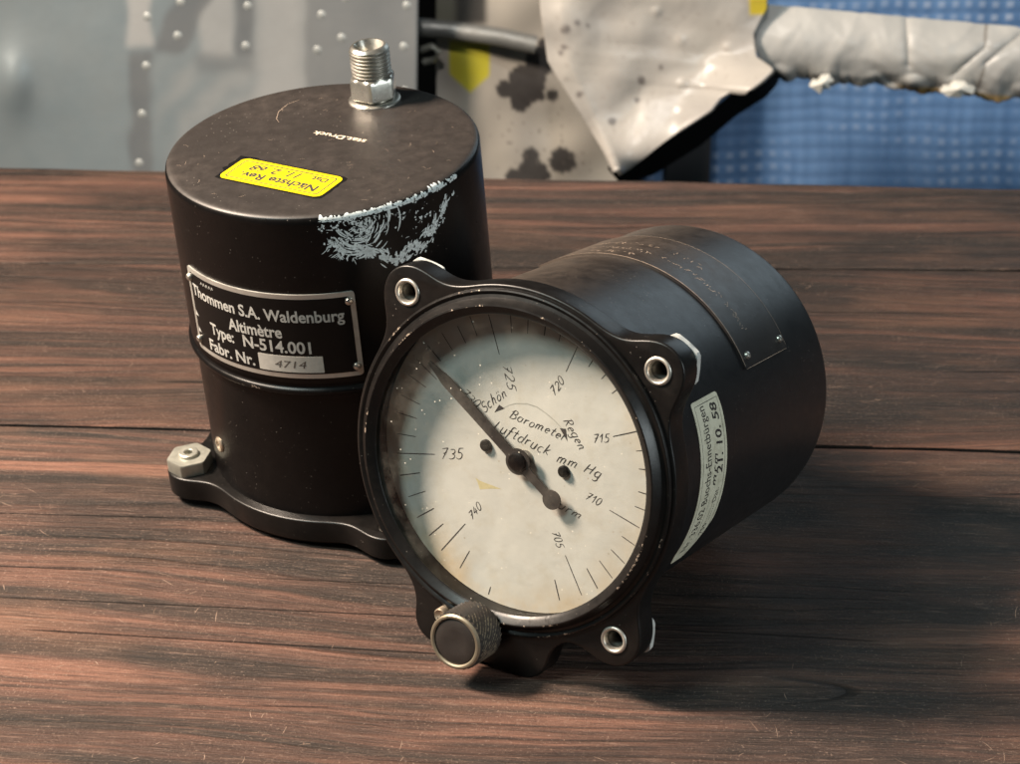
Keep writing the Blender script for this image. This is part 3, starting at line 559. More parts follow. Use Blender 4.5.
# bare black patch left where an older sticker was
pts = []
for i in range(90):
    a = 2 * math.pi * i / 90; c_, s_ = math.cos(a), math.sin(a); rr2 = 1 / max(abs(c_) / (SW / 2 + 0.6), abs(s_) / (SH / 2 + 0.55))
    rr2 *= 1 + 0.03 * random.random(); x_, y_ = rr2 * c_, rr2 * s_
    if x_ > SW / 2 - 6 and y_ < 2: x_ += random.uniform(0.2, 2.6) * (1 if x_ > SW / 2 else 0.2); y_ -= random.uniform(0, 0.8)
    pts.append((x_, y_))
b = MB(); flatpoly(b, pts, top(-0.02), top(0.015)); b.build('adhesive_patch', MAT['dark'], alt, MA, smooth=False)
b = MB(); flatpoly(b, rrect(SW, SH, 2.0), top(0.0), top(0.12)); st = b.build('yellow_sticker', MAT['yellow'], alt, MA, smooth=False)
b = MB(); frame_strip(b, rrect(SW - 2.6, SH - 2.2, 0.7), rrect(SW - 3.3, SH - 2.9, 0.6), top(0.135))
text_on(b, 'Nächste Rev.', top(0.14), (-12.2, 0.7), (11.2, 0.7), 2.9, bold=0.03)
text_on(b, 'Dat.', top(0.14), (-12.2, -3.6), (-7.0, -3.6), 2.1, bold=0.025)
text_on(b, '11. 2. 68', top(0.14), (-4.2, -3.5), (10.6, -3.3), 2.7, shear=0.25, bold=0.028)
ribbon(b, dense([(-6.4, -4.3), (11.5, -4.3)], 0.5), 0.10, top(0.14)); ribbon(b, dense([(-12.2, -0.3), (11.5, -0.3)], 0.5), 0.07, top(0.14))
b.build('lettering', MAT['ink'], st, smooth=False)
b = MB(); topc = lambda u, v: (u * MM, v * MM, (HT + 0.02) * MM)
text_on(b, 'stat.Druck', topc, (11.4, 1.5), (-2.4, 9.3), 1.9, bold=0.012)
for k in range(46):  # fine scratches in the lacquer
    a = random.uniform(0, 6.28); r_ = 36 * math.sqrt(random.random()); p = Vector((r_ * math.cos(a), r_ * math.sin(a))); d_ = random.uniform(0, 3.14); l_ = random.uniform(0.4, 2.2)
    ribbon(b, [p, p + Vector((math.cos(d_), math.sin(d_))) * l_ * .5, p + Vector((math.cos(d_ + .2), math.sin(d_ + .2))) * l_], 0.055, topc, 1)
ribbon(b, dense([(-8.0, 30.0), (-11.0, 27.5), (-13.0, 23.0), (-13.2, 18.5), (-12.3, 16.2)], 0.4), 0.11, topc, 1)
b.build('lettering', None, alt, MA, smooth=False, mats=[MAT['engraved'], MAT['engraved_dim']])
# scraped paint along the rim and down the side
sp = MB(); fs_ = oncyl(40.09)
def rim(a, s):  # s mm inwards over the rounded rim, 0 at side
    t_ = max(0.0, min(1.0, s / 2.2)); ang = t_ * math.pi / 2
    rr_2 = (38.5 + 1.6 * math.cos(ang)) + 0.03; z_ = 94.4 + 1.72 * math.sin(ang)
    return (rr_2 * MM * math.cos(R(a)), rr_2 * MM * math.sin(R(a)), z_ * MM)
for k in range(300):
    a = random.uniform(-87, -31); 
    if random.random() < 0.25: a = random.uniform(-87, -60)
    s0 = random.uniform(-0.2, 0.75); ln_ = random.uniform(0.1, 0.7) * (2.2 if random.random() < 0.1 else 1); da = random.uniform(-0.6, 0.6)
    wdt = random.uniform(0.25, 0.75)
    p = [(a + da * i / 4, s0 + ln_ * i / 4) for i in range(5)]
    vs = []
    for i, (aa, ss) in enumerate(p):
        hw = wdt * (1 - 0.7 * abs(i / 2 - 1) ** 2); vs += [rim(aa - hw, ss), rim(aa + hw, ss)]
    sp.add(vs, [(2 * i, 2 * i + 1, 2 * i + 3, 2 * i + 2) for i in range(4)])
def fl(a, z, da, dz, w_, curve=0.0):
    """curved flake on the side: from (a,z) sweeping (da deg, dz mm)"""
    n = 5; pts = []
    for i in range(n + 1):
        q = i / n; pts.append((a + da * q + curve * math.sin(q * math.pi) * 0.6, z + dz * q + curve * math.sin(q * math.pi)))
    vs = []
    for i, (aa, zz) in enumerate(pts):
        j0, j1 = pts[max(i - 1, 0)], pts[min(i + 1, n)]; dx, dy = (j1[0] - j0[0]) * 0.7, j1[1] - j0[1]; L_ = math.hypot(dx, dy) or 1
        hw = w_ / 2 * (1 - 0.75 * abs(2 * i / n - 1) ** 2); vs += [fs_(aa - dy / L_ * hw / 0.7, min(zz + dx / L_ * hw, 94.9)), fs_(aa + dy / L_ * hw / 0.7, min(zz - dx / L_ * hw, 94.9))]
    sp.add(vs, [(2 * i, 2 * i + 1, 2 * i + 3, 2 * i + 2) for i in range(n)])
for k in range(85):   # left: curved rubs
    rr_2 = random.uniform(1.5, 8.2); a0 = random.uniform(190, 345); sw = random.uniform(15, 55)
    cx_, cz_ = -74.5 + random.gauss(0, 1.6), 92.5 + random.gauss(0, 1.2)
    n = 7; vs = []; w_ = random.uniform(0.08, 0.30)
    if random.random() < 0.25: continue
    for i in range(n):
        t_ = R(a0 + sw * i / (n - 1)); hw = w_ * (1 - 0.7 * abs(2 * i / (n - 1) - 1) ** 2)
        for q in (rr_2 - hw, rr_2 + hw):
            zz = cz_ + q * 1.05 * math.sin(t_) * 0.95; vs.append(fs_(cx_ + q * 1.45 * math.cos(t_), min(zz, 94.8)))
    sp.add(vs, [(2 * i, 2 * i + 1, 2 * i + 3, 2 * i + 2) for i in range(n - 1)])
def band(pts, n, spread, lmin, lmax, wmin, wmax, dirs):
    for k in range(n):
        q = random.random() * (len(pts) - 1); i = int(q); f_ = q - i; p = Vector(pts[i]).lerp(Vector(pts[min(i + 1, len(pts) - 1)]), f_)
        a = p.x + random.gauss(0, spread * 1.3); z = p.y + random.gauss(0, spread)
        if noise.noise(Vector((a / 3.2, z / 2.0, 4))) + 0.5 * noise.noise(Vector((a / 1.1, z / 0.8, 9))) < 0.0: continue
        d_ = R(random.uniform(*dirs)); l_ = random.uniform(lmin, lmax)
        fl(a, z, math.cos(d_) * l_ / 0.7, math.sin(d_) * l_, random.uniform(wmin, wmax), random.uniform(-0.3, 0.3))
band([(-83, 92), (-79, 90), (-74, 91), (-71, 89), (-77, 87)], 130, 1.5, 0.4, 1.8, 0.08, 0.32, (150, 330))
band([(-84, 93.6), (-70, 93.4), (-58, 93.6)], 60, 0.5, 0.4, 1.5, 0.08, 0.3, (240, 340))
band([(-86, 94.5), (-85.2, 92), (-84, 89)], 40, 0.7, 0.6, 2.2, 0.10, 0.3, (230, 310))
band([(-84, 89), (-81, 86), (-76, 85.2), (-72, 84.8)], 130, 1.0, 0.7, 2.4, 0.10, 0.38, (200, 330))
band([(-74, 86.5), (-70, 84), (-66, 82.5), (-62, 81)], 150, 0.8, 0.8, 2.2, 0.15, 0.5, (290, 350))
band([(-62, 81), (-57, 81.2), (-52, 82.2), (-48, 83.5)], 260, 1.05, 0.6, 1.9, 0.15, 0.5, (20, 80))
band([(-50, 83), (-46, 85), (-43, 86.5), (-40, 89), (-38.5, 90.5)], 150, 0.75, 0.5, 1.9, 0.15, 0.45, (30, 90))
band([(-34.5, 92.3), (-33.8, 91.4), (-34.5, 90.6)], 14, 0.35, 0.4, 1.0, 0.25, 0.5, (20, 120))
band([(-70, 92), (-60, 90), (-50, 90), (-55, 86), (-64, 87)], 46, 1.6, 0.3, 1.4, 0.06, 0.18, (0, 180))
band([(-58, 92.5), (-55, 92.0)], 6, 0.3, 0.5, 1.0, 0.3, 0.5, (10, 60))
def powder(pts, n, spread):
    for k in range(n):
        q = random.random() * (len(pts) - 1); i = int(q); p = Vector(pts[i]).lerp(Vector(pts[i + 1]), q - i); a = p.x + random.gauss(0, spread * 1.4); z = p.y + random.gauss(0, spread); r_ = random.uniform(0.05, 0.30) * (1.8 if random.random() < 0.08 else 1); m_ = 6; o_ = random.uniform(0, 6)
        if noise.noise(Vector((a / 3.2, z / 2.0, 4))) + 0.5 * noise.noise(Vector((a / 1.1, z / 0.8, 9))) < -0.08: continue
        sp.add([fs_(a + r_ * random.uniform(0.4, 1.5) * math.cos(o_ + 6.283 * i_ / m_) / 0.7, min(z + r_ * random.uniform(0.4, 1.5) * math.sin(o_ + 6.283 * i_ / m_), 94.9)) for i_ in range(m_)], [tuple(range(m_))])
powder([(-84, 89), (-80, 86.5), (-75, 86), (-70, 84), (-66, 82.3), (-61, 81), (-55, 81.3), (-49, 83), (-43, 86.3), (-39, 90)], 900, 0.75)
powder([(-85, 94), (-80, 91), (-74, 92), (-70, 90)], 350, 1.5); powder([(-86, 94.7), (-70, 94.6), (-52, 94.6), (-34, 94.6)], 260, 0.22); powder([(-60, 91), (-50, 90), (-46, 91)], 60, 2.0)
sp.build('scraped_paint', MAT['scrape'], alt, MA, smooth=False)

# ================================================================== barometer (lying on its side, dial to the viewer)
BC = Vector((4.085e-05, 0.46605211, 0.05085378))
BR = Matrix(((0.8536415154981094, 0.12883899535186424, -0.504674822330987), (-0.5154168870732448, 0.0692244819442196, -0.8541389837838338), (-0.07511055543541784, 0.9892464224733273, 0.1254986855943372)))
bar = thing('barometer', 'black barometer lying on its side with a hand lettered cream dial under glass', 'barometer', (BC.x, BC.y, 0))
MBm = Matrix.Translation((0, 0, BC.z)) @ BR.to_4x4()
LB = 91.3
link('flange', flange_mesh(6.8), MAT['flange'], bar, MBm)
b = MB(); b.lathe(BEZEL, 160, caps=False); b.build('bezel', MAT['flange'], bar, MBm)
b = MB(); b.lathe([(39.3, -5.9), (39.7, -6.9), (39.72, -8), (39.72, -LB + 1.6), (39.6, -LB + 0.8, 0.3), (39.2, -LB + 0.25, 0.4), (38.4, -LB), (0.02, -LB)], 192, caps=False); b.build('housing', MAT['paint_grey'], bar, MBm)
b = MB(); b.lathe([(37.25, 0.75), (0.02, 0.75)], 96, caps=False); b.build('glass', MAT['glass'], bar, MBm)
for hx, hy in ((-1, 1), (1, 1), (1, -1)):
    insert_part(bar, MBm, hx * HOLE, hy * HOLE)
    nut_mb(MB(), hx * HOLE, hy * HOLE, -6.82 * MM, -1, R(14 + 20 * hx), 6.9, 2.2).build('nut', MAT['white_nut'], bar, MBm, angle=28)
HD = -5.5
b = MB(); b.lathe([(37.2, HD - 0.4), (37.2, HD), (36, HD), (24, HD), (12, HD), (0.02, HD)], 96, caps=False); dial = b.build('dial', MAT['paper'], bar, MBm)
dp = lambda h: (lambda u, v: (u * MM, v * MM, (HD + h) * MM)); D3 = dp(0.03)
TICKS = [(-18.57, 29.53, -15.98, 25.49), (-21.44, 26.32, -18.66, 22.91), (-25.34, 23.52, -21.89, 20.24), (-28.71, 19.52, -24.64, 16.76), (-31.26, 15.35, -25.06, 12.05), (-32.85, 10.94, -27.69, 9.3), (-34.2, 5.48, -28.74, 4.66), (-34.82, 0.92, -29.05, 1.0), (-34.1, -4.33, -28.77, -3.53), (-33.29, -9.17, -23.0, -6.2), (-31.73, -14.41, -26.39, -12.0), (-28.7, -18.98, -24.23, -16.03), (-25.62, -23.38, -21.36, -19.56), (-21.7, -26.82, -18.3, -22.54), (-17.86, -29.33, -12.4, -20.55), (-12.25, -32.05, -10.27, -26.85), (-3.67, -35.89, -3.38, -33.81), (14.95, -30.78, 12.9, -26.21), (20.33, -27.6, 14.64, -19.4), (24.06, -24.57, 20.54, -20.66), (27.32, -20.82, 23.34, -17.7), (29.76, -16.27, 25.82, -14.1), (31.47, -11.13, 27.95, -10.05), (31.92, -6.66, 23.89, -4.93), (34.2, -2.24, 29.89, -1.98), (34.3, 1.8, 30.17, 1.68), (33.2, 7.8, 29.41, 6.96), (31.9, 12.3, 28.05, 10.86), (29.5, 16.5, 21.89, 12.42), (-13.79, 31.36, -9.59, 22.8), (-8.17, 32.9, -7.22, 28.73), (-3.62, 33.7, -3.16, 29.77), (1.02, 34.03, 1.13, 30.54), (5.3, 33.9, 4.97, 30.12), (10.5, 32.8, 7.88, 23.82), (15.2, 30.9, 13.23, 26.51), (19.3, 28.6, 16.82, 24.64), (23.0, 25.8, 19.99, 22.19)]
b = MB()
for x0, y0, x1, y1 in TICKS: ribbon(b, dense([(x0, y0), (x1, y1)], 0.8), random.uniform(0.20, 0.30), D3, taper=0.25)
b.build('scale_marks', MAT['ink'], dial, smooth=False)
WORDS = [('735', (-21.31, -6.96), (-15.51, -4.9), 2.51), ('740', (-10.88, -19.11), (-8.44, -15.42), 1.95), ('705', (10.08, -15.03), (12.36, -18.23), 1.98), ('710', (17.2, -4.4), (21.12, -4.86), 1.9),
 ('715', (17.25, 9.23), (21.11, 10.74), 2.01), ('720', (5.84, 17.13), (7.99, 21.2), 1.96), ('725', (-8.48, 20.79), (-6.08, 15.43), 2.21), ('Schön', (-11.44, 7.83), (-6.16, 13.83), 2.3), ('Barometer', (-4.95, 8.82), (10.07, 7.51), 2.14),
 ('Luftdruck', (-8.79, 4.69), (6.46, 2.86), 2.60), ('mm Hg', (8.65, 2.22), (20.07, 1.63), 2.4), ('Regen', (8.87, 12.33), (14.31, 6.74), 2.24), ('730', (-18.61, 10.33), (-13.93, 8.24), 2.28), ('Sturm', (6.89, -8.08), (16.94, -9.54), 1.95)]
b = MB()
for wd, s_, e_, cp in WORDS: hand(b, wd, s_, e_, cp, dp(0.035), 0.27 if wd[0].isalpha() else 0.24)
for tri in ([(-8.79, 8.8), (-7.86, 11.04), (-6.3, 10.53)], [(10.84, 7.75), (8.39, 10.25), (10.0, 10.55)]): b.add([dp(0.03)(*p) for p in tri], [(0, 1, 2)])
ribbon(b, dense([(-6.6, 10.6), (-5.2, 11.7), (-3.56, 12.6), (-0.64, 13.4), (1.89, 13.41), (4.5, 12.6), (6.66, 11.69), (8.9, 10.4)], 0.6), 0.30, dp(0.02), 1)
b.add([dp(0.015)(*p) for p in [(-11.42, -8.4), (-10.7, -9.3), (-9.8, -10.9), (-6.8, -9.7), (-4.11, -8.95), (-6.5, -8.85), (-8.6, -8.85), (-10.2, -8.75)]], [tuple(range(8))], None, 2)
b.build('lettering', None, dial, smooth=False, mats=[MAT['ink'], MAT['pencil'], MAT['stain']])
for x_, y_ in ((-9.7, 0.35), (11.2, 0.5)):
    b = MB(); b.lathe([(1.45, HD), (1.45, HD + 0.6), (1.15, HD + 1.0), (0.5, HD + 1.15), (0.02, HD + 1.15)], 24, (x_ * MM, y_ * MM, 0), caps=False); b.box(-1.0 * MM, 1.0 * MM, -0.16 * MM, 0.16 * MM, (HD + 1.0) * MM, (HD + 1.2) * MM, Matrix.Translation((x_ * MM, y_ * MM, 0)) @ Matrix.Rotation(0.7 + x_, 4, 'Z')); b.build('screw', MAT['paint'], dial)
# pointer, with counterweight disc and hub
pa = math.atan2(16.5, -26.4); px_, py_ = Vector((math.cos(pa), math.sin(pa))), Vector((-math.sin(pa), math.cos(pa))); HP = HD + 1.9
hub = lambda r_, a0, a1, c_, n=14: [(c_ + r_ * math.cos(R(a0 + (a1 - a0) * i / n)), r_ * math.sin(R(a0 + (a1 - a0) * i / n))) for i in range(n + 1)]
ol = [(31.4, 0.42), (30.6, 0.6), (28.4, 0.85), (26.4, 1.25), (25.2, 1.42), (14, 1.30), (3.6, 1.25)] + hub(3.15, 25, 155, 0) + [(-4.5, 1.05), (-9.6, 1.0)] + hub(2.35, 28, 332, -11.8, 22) + [(-9.6, -1.0), (-4.5, -1.05)] + hub(3.15, 205, 335, 0) + [(3.6, -1.25), (14, -1.30), (25.2, -1.42), (26.4, -1.25), (28.4, -0.85), (30.6, -0.6), (31.4, -0.42)]
pts = [(0.1 + px_.x * u + py_.x * v, -0.1 + px_.y * u + py_.y * v) for u, v in ol]
b = MB(); flatpoly(b, pts, lambda u, v: (u * MM, v * MM, HP * MM), lambda u, v: (u * MM, v * MM, (HP + 0.35) * MM)); ptr = b.build('pointer', MAT['pointer'], bar, MBm, smooth=False)
b = MB(); b.lathe([(2.3, HP + 0.35), (2.2, HP + 0.9), (1.7, HP + 1.15), (0.02, HP + 1.2)], 28, (0.1 * MM, -0.1 * MM, 0), caps=False); b.build('hub', MAT['paint'], ptr)
b = MB(); b.lathe([(1.9, HD), (1.9, HD + 0.3), (1.2, HD + 0.4), (1.2, HP)], 24, (0.9 * MM, 0.6 * MM, 0), caps=False); b.build('spindle', MAT['steel'], ptr)
knob_parts(bar, MBm, -1.0, -40.9, 2.6, 13.0)
b = MB(); b.lathe([(1.7, -0.2), (1.7, 2.6), (1.45, 3.0), (1.0, 2.75), (0.02, 2.5)], 24, (-11.3 * MM, -41.3 * MM, 0), caps=False); b.build('stop_pin', MAT['pin'], bar, MBm)
# black engraved plate round the top of the body
RP = 39.72
def urow(a0, a1, z0, z1, cr=0.3): return rrow(R(a0) * RP, R(a1) * RP, z0, z1, cr, 60)
MAT['plate_dark'] = black_paint('dark_engraved_plate', base=(0.015, 0.0125, 0.012), rough=0.40, dust=0.25, topsheen=0.35)  # carries the same painted sheen along the top
pl = wrapped('nameplate', urow(33.2, 128, -71.2, -47.4), RP - 0.1, RP + 0.55, MAT['plate_dark'], bar, MBm)
b = MB(); fe = onarc(RP + 0.58, 0)
for z_, a0, a1, n_ in ((-56.6, 44, 118, 80), (-62.8, 72, 116, 40), (-52.2, 92, 118, 26)):
    for k in range(n_):  # worn, unreadable engraving
        u = R(random.uniform(a0, a1)) * RP; z2 = z_ + random.uniform(-0.2, 1.5); d_ = random.choice((0, 1.57, 0.9, 2.2)); l_ = random.uniform(0.4, 1.4)
        ribbon(b, [(u, z2), (u + math.cos(d_) * l_ / 2, z2 + math.sin(d_) * l_ / 2), (u + math.cos(d_) * l_, z2 + math.sin(d_) * l_)], 0.17, fe)
ribbon(b, dense([(R(34.5) * RP, -47.62), (R(127) * RP, -47.62)], 0.8), 0.28, fe); ribbon(b, dense([(R(33.45) * RP, -47.8), (R(33.45) * RP, -70.8)], 0.8), 0.13, fe); ribbon(b, dense([(R(34.5) * RP, -71.0), (R(127) * RP, -71.0)], 0.8), 0.12, fe)
b.build('engraving', MAT['engraved_dim'], pl, smooth=False)
for a, zz in ((37.1, -50.4), (37.0, -68.9)):
    b = MB(); b.lathe([(0.95, 0.0), (0.95, 0.3), (0.75, 0.65), (0.4, 0.8), (0.02, 0.85)], 20, M=frame_cyl(a, zz, RP + 0.53), caps=False); b.build('rivet', MAT['steel'], pl)
# pale paper label on the right flank
rows = rrow(R(-29) * RP, R(31.5) * RP, -31.2, -17.4, 0.8, 60)
rows = [(u, lo + max(0, (-(u / RP) * 57.3 - 14)) * 0.38 + max(0, (u / RP) * 57.3 - 26) * 0.1, hi + max(0, (-(u / RP) * 57.3 - 24)) * -0.4 + min(0.8, abs(u) * 0.0)) for u, lo, hi in rows]
lb = wrapped('paper_label', rows, RP - 0.05, RP + 0.12, MAT['pale'], bar, MBm)
b = MB(); fl3 = onarc(RP + 0.145, 0); ua = lambda a: R(a) * RP
text_on(b, 'Nr. 336.02 Buochs-Ennetbürgen', fl3, (ua(-24), -22.9), (ua(29.2), -22.9), 2.9, bold=0.006)
text_on(b, '755 ......... Dat.', fl3, (ua(-19), -28.0), (ua(-1), -28.4), 2.1)
text_on(b, '21. 10. 58', fl3, (ua(4), -28.9), (ua(29.0), -28.7), 3.0, shear=0.2, bold=0.02)
hand(b, 'mrm', (ua(0.5), -25.7), (ua(12), -26.2), 2.4, fl3, 0.4)
for z_ in (-18.6, -30.0): ribbon(b, dense([(ua(-18 if z_ < -25 else -24), z_ + 0.0), (ua(29.9), z_)], 0.8), 0.14, fl3)
ribbon(b, dense([(ua(29.9), -18.6), (ua(29.9), -30.0)], 0.8), 0.16, fl3)
for z_ in (-24.2, -26.6): ribbon(b, dense([(ua(-22), z_), (ua(-3), z_ - 0.2)], 0.8), 0.10, fl3)
b.build('lettering', MAT['ink'], lb, smooth=False)

# ================================================================== wreckage behind the table
CI = cam.matrix_world.copy()
def bg(px, py, Y):
    """world point at depth Y seen at photo pixel (used once to lay out the real sheets)"""
    d = CI.to_3x3() @ Vector(((px - 510) / CAM_F, (382 - py) / CAM_F, -1)); o = CI.translation; return o + d * ((Y - o.y) / d.y)
def sheet(name, left, right, nu, nv, depth, mat, thick=0.0012, tint=None, parent=None, warp=None):
    """lofted sheet between a left and a right pixel polyline; depth(u,v)->Y"""
    def samp(pl, t_):
        L_ = [0]
        for a_, c_ in zip(pl[:-1], pl[1:]): L_.append(L_[-1] + math.dist(a_, c_))
        q = t_ * L_[-1]
        for i in range(len(pl) - 1):
            if q <= L_[i + 1] + 1e-9: f_ = (q - L_[i]) / (L_[i + 1] - L_[i]); return Vector(pl[i]).lerp(Vector(pl[i + 1]), f_)
        return Vector(pl[-1])
    vs = []; cs = []
    for j in range(nv + 1):
        a_, c_ = samp(left, j / nv), samp(right, j / nv)
        for i in range(nu + 1):
            p = a_.lerp(c_, i / nu)
            if warp: p = p + warp(i / nu, j / nv, p)
            vs.append(bg(p.x, p.y, depth(i / nu, j / nv, p)))
            if tint: cs.append(tint(p.x, p.y))
    fs = [(j * (nu + 1) + i, j * (nu + 1) + i + 1, (j + 1) * (nu + 1) + i + 1, (j + 1) * (nu + 1) + i) for j in range(nv) for i in range(nu)]
    o = mesh_obj(name, vs, fs, mat, parent, None, True, 60, None, cs or None)
    m = o.modifiers.new('Solidify', 'SOLIDIFY'); m.thickness = thick; m.offset = -1; return o
def tinted(name, rough=0.5, metal_=0.0, var=0.25, bump=0.2):
    t = NT(name); c = t.attr('tint', 'Color'); a = t.noise(90, 5, 0.65); b_ = t.noise(14, 4, 0.6)
    c = t.mix(t.math('MULTIPLY', t.mr(a, 0.35, 0.75), var), c, t.mix(0.5, c, (0.25, 0.23, 0.21))); c = t.mix(t.math('MULTIPLY', t.mr(b_, 0.35, 0.7), var), c, t.mix(0.6, c, (0.45, 0.43, 0.40)))
    return t.set(color=c, rough=t.mr(b_, 0.3, 0.7, rough - 0.08, rough + 0.1), metal=metal_, normal=t.bump(t.noise(60, 5, 0.6), bump, 0.002))
def sstep(a, b_, x): t_ = max(0, min(1, (x - a) / (b_ - a))); return t_ * t_ * (3 - 2 * t_)
def boxm(x, y, x0, x1, y0, y1, s=6): return sstep(x0 - s, x0 + s, x) * (1 - sstep(x1 - s, x1 + s, x)) * sstep(y0 - s, y0 + s, y) * (1 - sstep(y1 - s, y1 + s, y))
mixc = lambda a, b_, f: tuple(p + (q - p) * f for p, q in zip(a, b_))
def nz(x, y, s, k=0): return noise.noise(Vector((x / s, y / s, k)))
# --- riveted aluminium panel
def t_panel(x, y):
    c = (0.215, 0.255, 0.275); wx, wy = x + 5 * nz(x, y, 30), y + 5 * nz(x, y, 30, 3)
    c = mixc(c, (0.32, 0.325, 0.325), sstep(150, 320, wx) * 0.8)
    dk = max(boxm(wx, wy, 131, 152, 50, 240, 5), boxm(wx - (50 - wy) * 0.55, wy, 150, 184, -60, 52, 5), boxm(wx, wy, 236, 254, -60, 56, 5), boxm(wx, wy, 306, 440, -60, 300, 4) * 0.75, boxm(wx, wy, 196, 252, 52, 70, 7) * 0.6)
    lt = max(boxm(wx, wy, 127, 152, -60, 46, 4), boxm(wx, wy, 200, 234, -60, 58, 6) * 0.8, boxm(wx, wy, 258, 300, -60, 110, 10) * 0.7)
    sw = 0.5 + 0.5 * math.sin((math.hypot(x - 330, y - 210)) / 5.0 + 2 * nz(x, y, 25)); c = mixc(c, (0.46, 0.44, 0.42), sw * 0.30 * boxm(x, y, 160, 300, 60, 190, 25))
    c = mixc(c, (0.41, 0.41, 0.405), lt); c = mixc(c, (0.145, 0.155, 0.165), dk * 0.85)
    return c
DP = 1.06
MAT['rivet'] = metal('painted_rivet', (0.34, 0.35, 0.34), 0.45, (0.25, 0.25, 0.25), 0.4, 0.3)
MAT['panel'] = tinted('painted_aluminium', 0.42, 0.35, 0.25, 0.10)
def d_panel(u, v, p):
    return DP + 0.002 * nz(p.x, p.y, 120) - 0.0045 * math.exp(-((p.x - 14) / 17.0) ** 2 - ((p.y - 82) / 30.0) ** 2)  # bulge near the left edge is shaped to catch a lamp glint
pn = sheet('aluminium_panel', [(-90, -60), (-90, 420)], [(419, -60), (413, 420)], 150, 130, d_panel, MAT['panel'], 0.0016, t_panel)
tag(pn, 'grey riveted aluminium aircraft panel behind the table, left of the dark gap', 'metal panel')
for x, y in ((148, 16), (143, 113), (147, 65), (140, 162), (178, 35), (181, 1), (248, 5), (246, 45), (322, 14), (342, 37), (318, 49), (346, -3), (407, 5), (404, 46), (250, -35), (139, 208), (405, 90), (404, 135)):
    p = bg(x, y, d_panel(0, 0, Vector((x, y))) + 0.0002); b = MB(); b.lathe([(3.4, -0.3), (3.3, 0.5), (2.8, 1.4), (1.6, 2.1), (0.02, 2.3)], 20, M=Matrix.Translation(p) @ Matrix.Rotation(R(90), 4, 'X'), caps=False); b.build('rivet', MAT['rivet'], pn)
# --- splattered back sheet
def blot(x, y, cx, cy, r, k):
    a = math.atan2(y - cy, x - cx); rr2 = r * (1 + 0.22 * nz(math.cos(a) * 40, math.sin(a) * 40, 16, k) + 0.12 * nz(math.cos(a) * 40, math.sin(a) * 40, 5, k)); return 1 - sstep(rr2 - 1.5, rr2 + 1.5, math.hypot(x - cx, y - cy))
BL = [(526, 84, 20, 1), (540, 60, 15, 2), (520, 100, 11, 3), (505, 88, 9, 4), (552, 94, 6, 5), (533, 172, 15, 6), (530, 155, 8, 7), (562, 160, 13, 8), (521, 182, 16, 9), (545, 45, 8, 10)]
def t_back(x, y):
    c = mixc((0.33, 0.30, 0.265), (0.40, 0.36, 0.31), 0.5 + nz(x, y, 30))
    c = mixc(c, (0.16, 0.155, 0.12), boxm(x, y, 400, 462, -80, 30, 6)); c = mixc(c, (0.03, 0.027, 0.025), boxm(x, y, 455, 486, -80, 24, 5))
    ye = boxm(x, y, 449, 489, 40, 92 - abs(x - 470) * 0.9, 2.0); c = mixc(c, (0.50, 0.44, 0.02), ye)
    for q in BL: c = mixc(c, (0.022, 0.018, 0.018), blot(x, y, *q))
    sp_ = nz(x, y, 4, 5); c = mixc(c, (0.12, 0.10, 0.09), sstep(0.45, 0.6, sp_) * boxm(x, y, 490, 610, 100, 170, 10) * 0.7); return c
MAT['sheet'] = tinted('scorched_painted_skin', 0.36, 0.0, 0.16, 0.07)
bk = sheet('back_sheet', [(436, -70), (436, 300)], [(640, -70), (630, 300)], 150, 150, lambda u, v, p: 1.10 + 0.003 * nz(p.x, p.y, 50) + 0.00008 * (p.x - 530), MAT['sheet'], 0.0015, t_back)
tag(bk, 'grey beige metal sheet with black splatters and a yellow patch, behind the tube', 'metal sheet')
# --- torn upper sheet with a bright curled lower edge
def t_torn(x, y):
    c = mixc((0.34, 0.315, 0.29), (0.43, 0.395, 0.355), 0.5 + nz(x, y, 45, 8))
    for q in ((566, 28, 4, 1), (576, 22, 3, 2), (565, 46, 3, 3), (640, 79, 4, 4), (611, 122, 4, 5), (636, 100, 3, 6), (580, 93, 3, 7), (660, 66, 2.5, 8), (586, 25, 2, 9), (562, 52, 2.5, 11)): c = mixc(c, (0.10, 0.085, 0.08), blot(x, y, *q) * 0.85)
    sp_ = nz(x, y, 5, 15); c = mixc(c, (0.30, 0.26, 0.23), sstep(0.35, 0.6, sp_) * 0.5)
    c = mixc(c, (0.55, 0.42, 0.03), boxm(x, y, 748, 768, -20, 14, 2)); return c
DT = 1.015
def d_torn(u, v, p):
    dl = ((p.x - 617) * 98 + (p.y - 172) * 158) / 186.0; e = max(0.0, 1 + dl / 62.0); lf = max(0.0, 0.10 - u) / 0.10
    return DT + 0.0025 * nz(p.x, p.y, 40, 2) + 0.0005 * abs(nz(p.x, p.y, 30, 4)) + 0.00008 * nz(p.x, p.y, 7, 5) + 0.022 * u - 0.024 * e ** 1.8 + 0.004 * lf - 0.0009 * sum(math.exp(-((p.x - a) / 4) ** 2 - ((p.y - c_) / 3.2) ** 2) for a, c_ in ((655, 10), (680, 40), (728, 47), (682, 83)))
ts = sheet('torn_sheet', [(535, -60), (541, 10), (548, 60), (572, 98), (592, 128), (607, 152), (617, 171)], [(768, -60), (766, 8), (753, 34), (757, 60), (775, 72), (762, 84), (752, 91), (736, 91), (722, 99), (712, 112), (690, 126), (655, 148), (617.5, 172)], 110, 110, d_torn, MAT['sheet'], 0.002, t_torn)
tag(ts, 'torn and curled pale beige metal sheet with a bright lower edge', 'metal sheet')
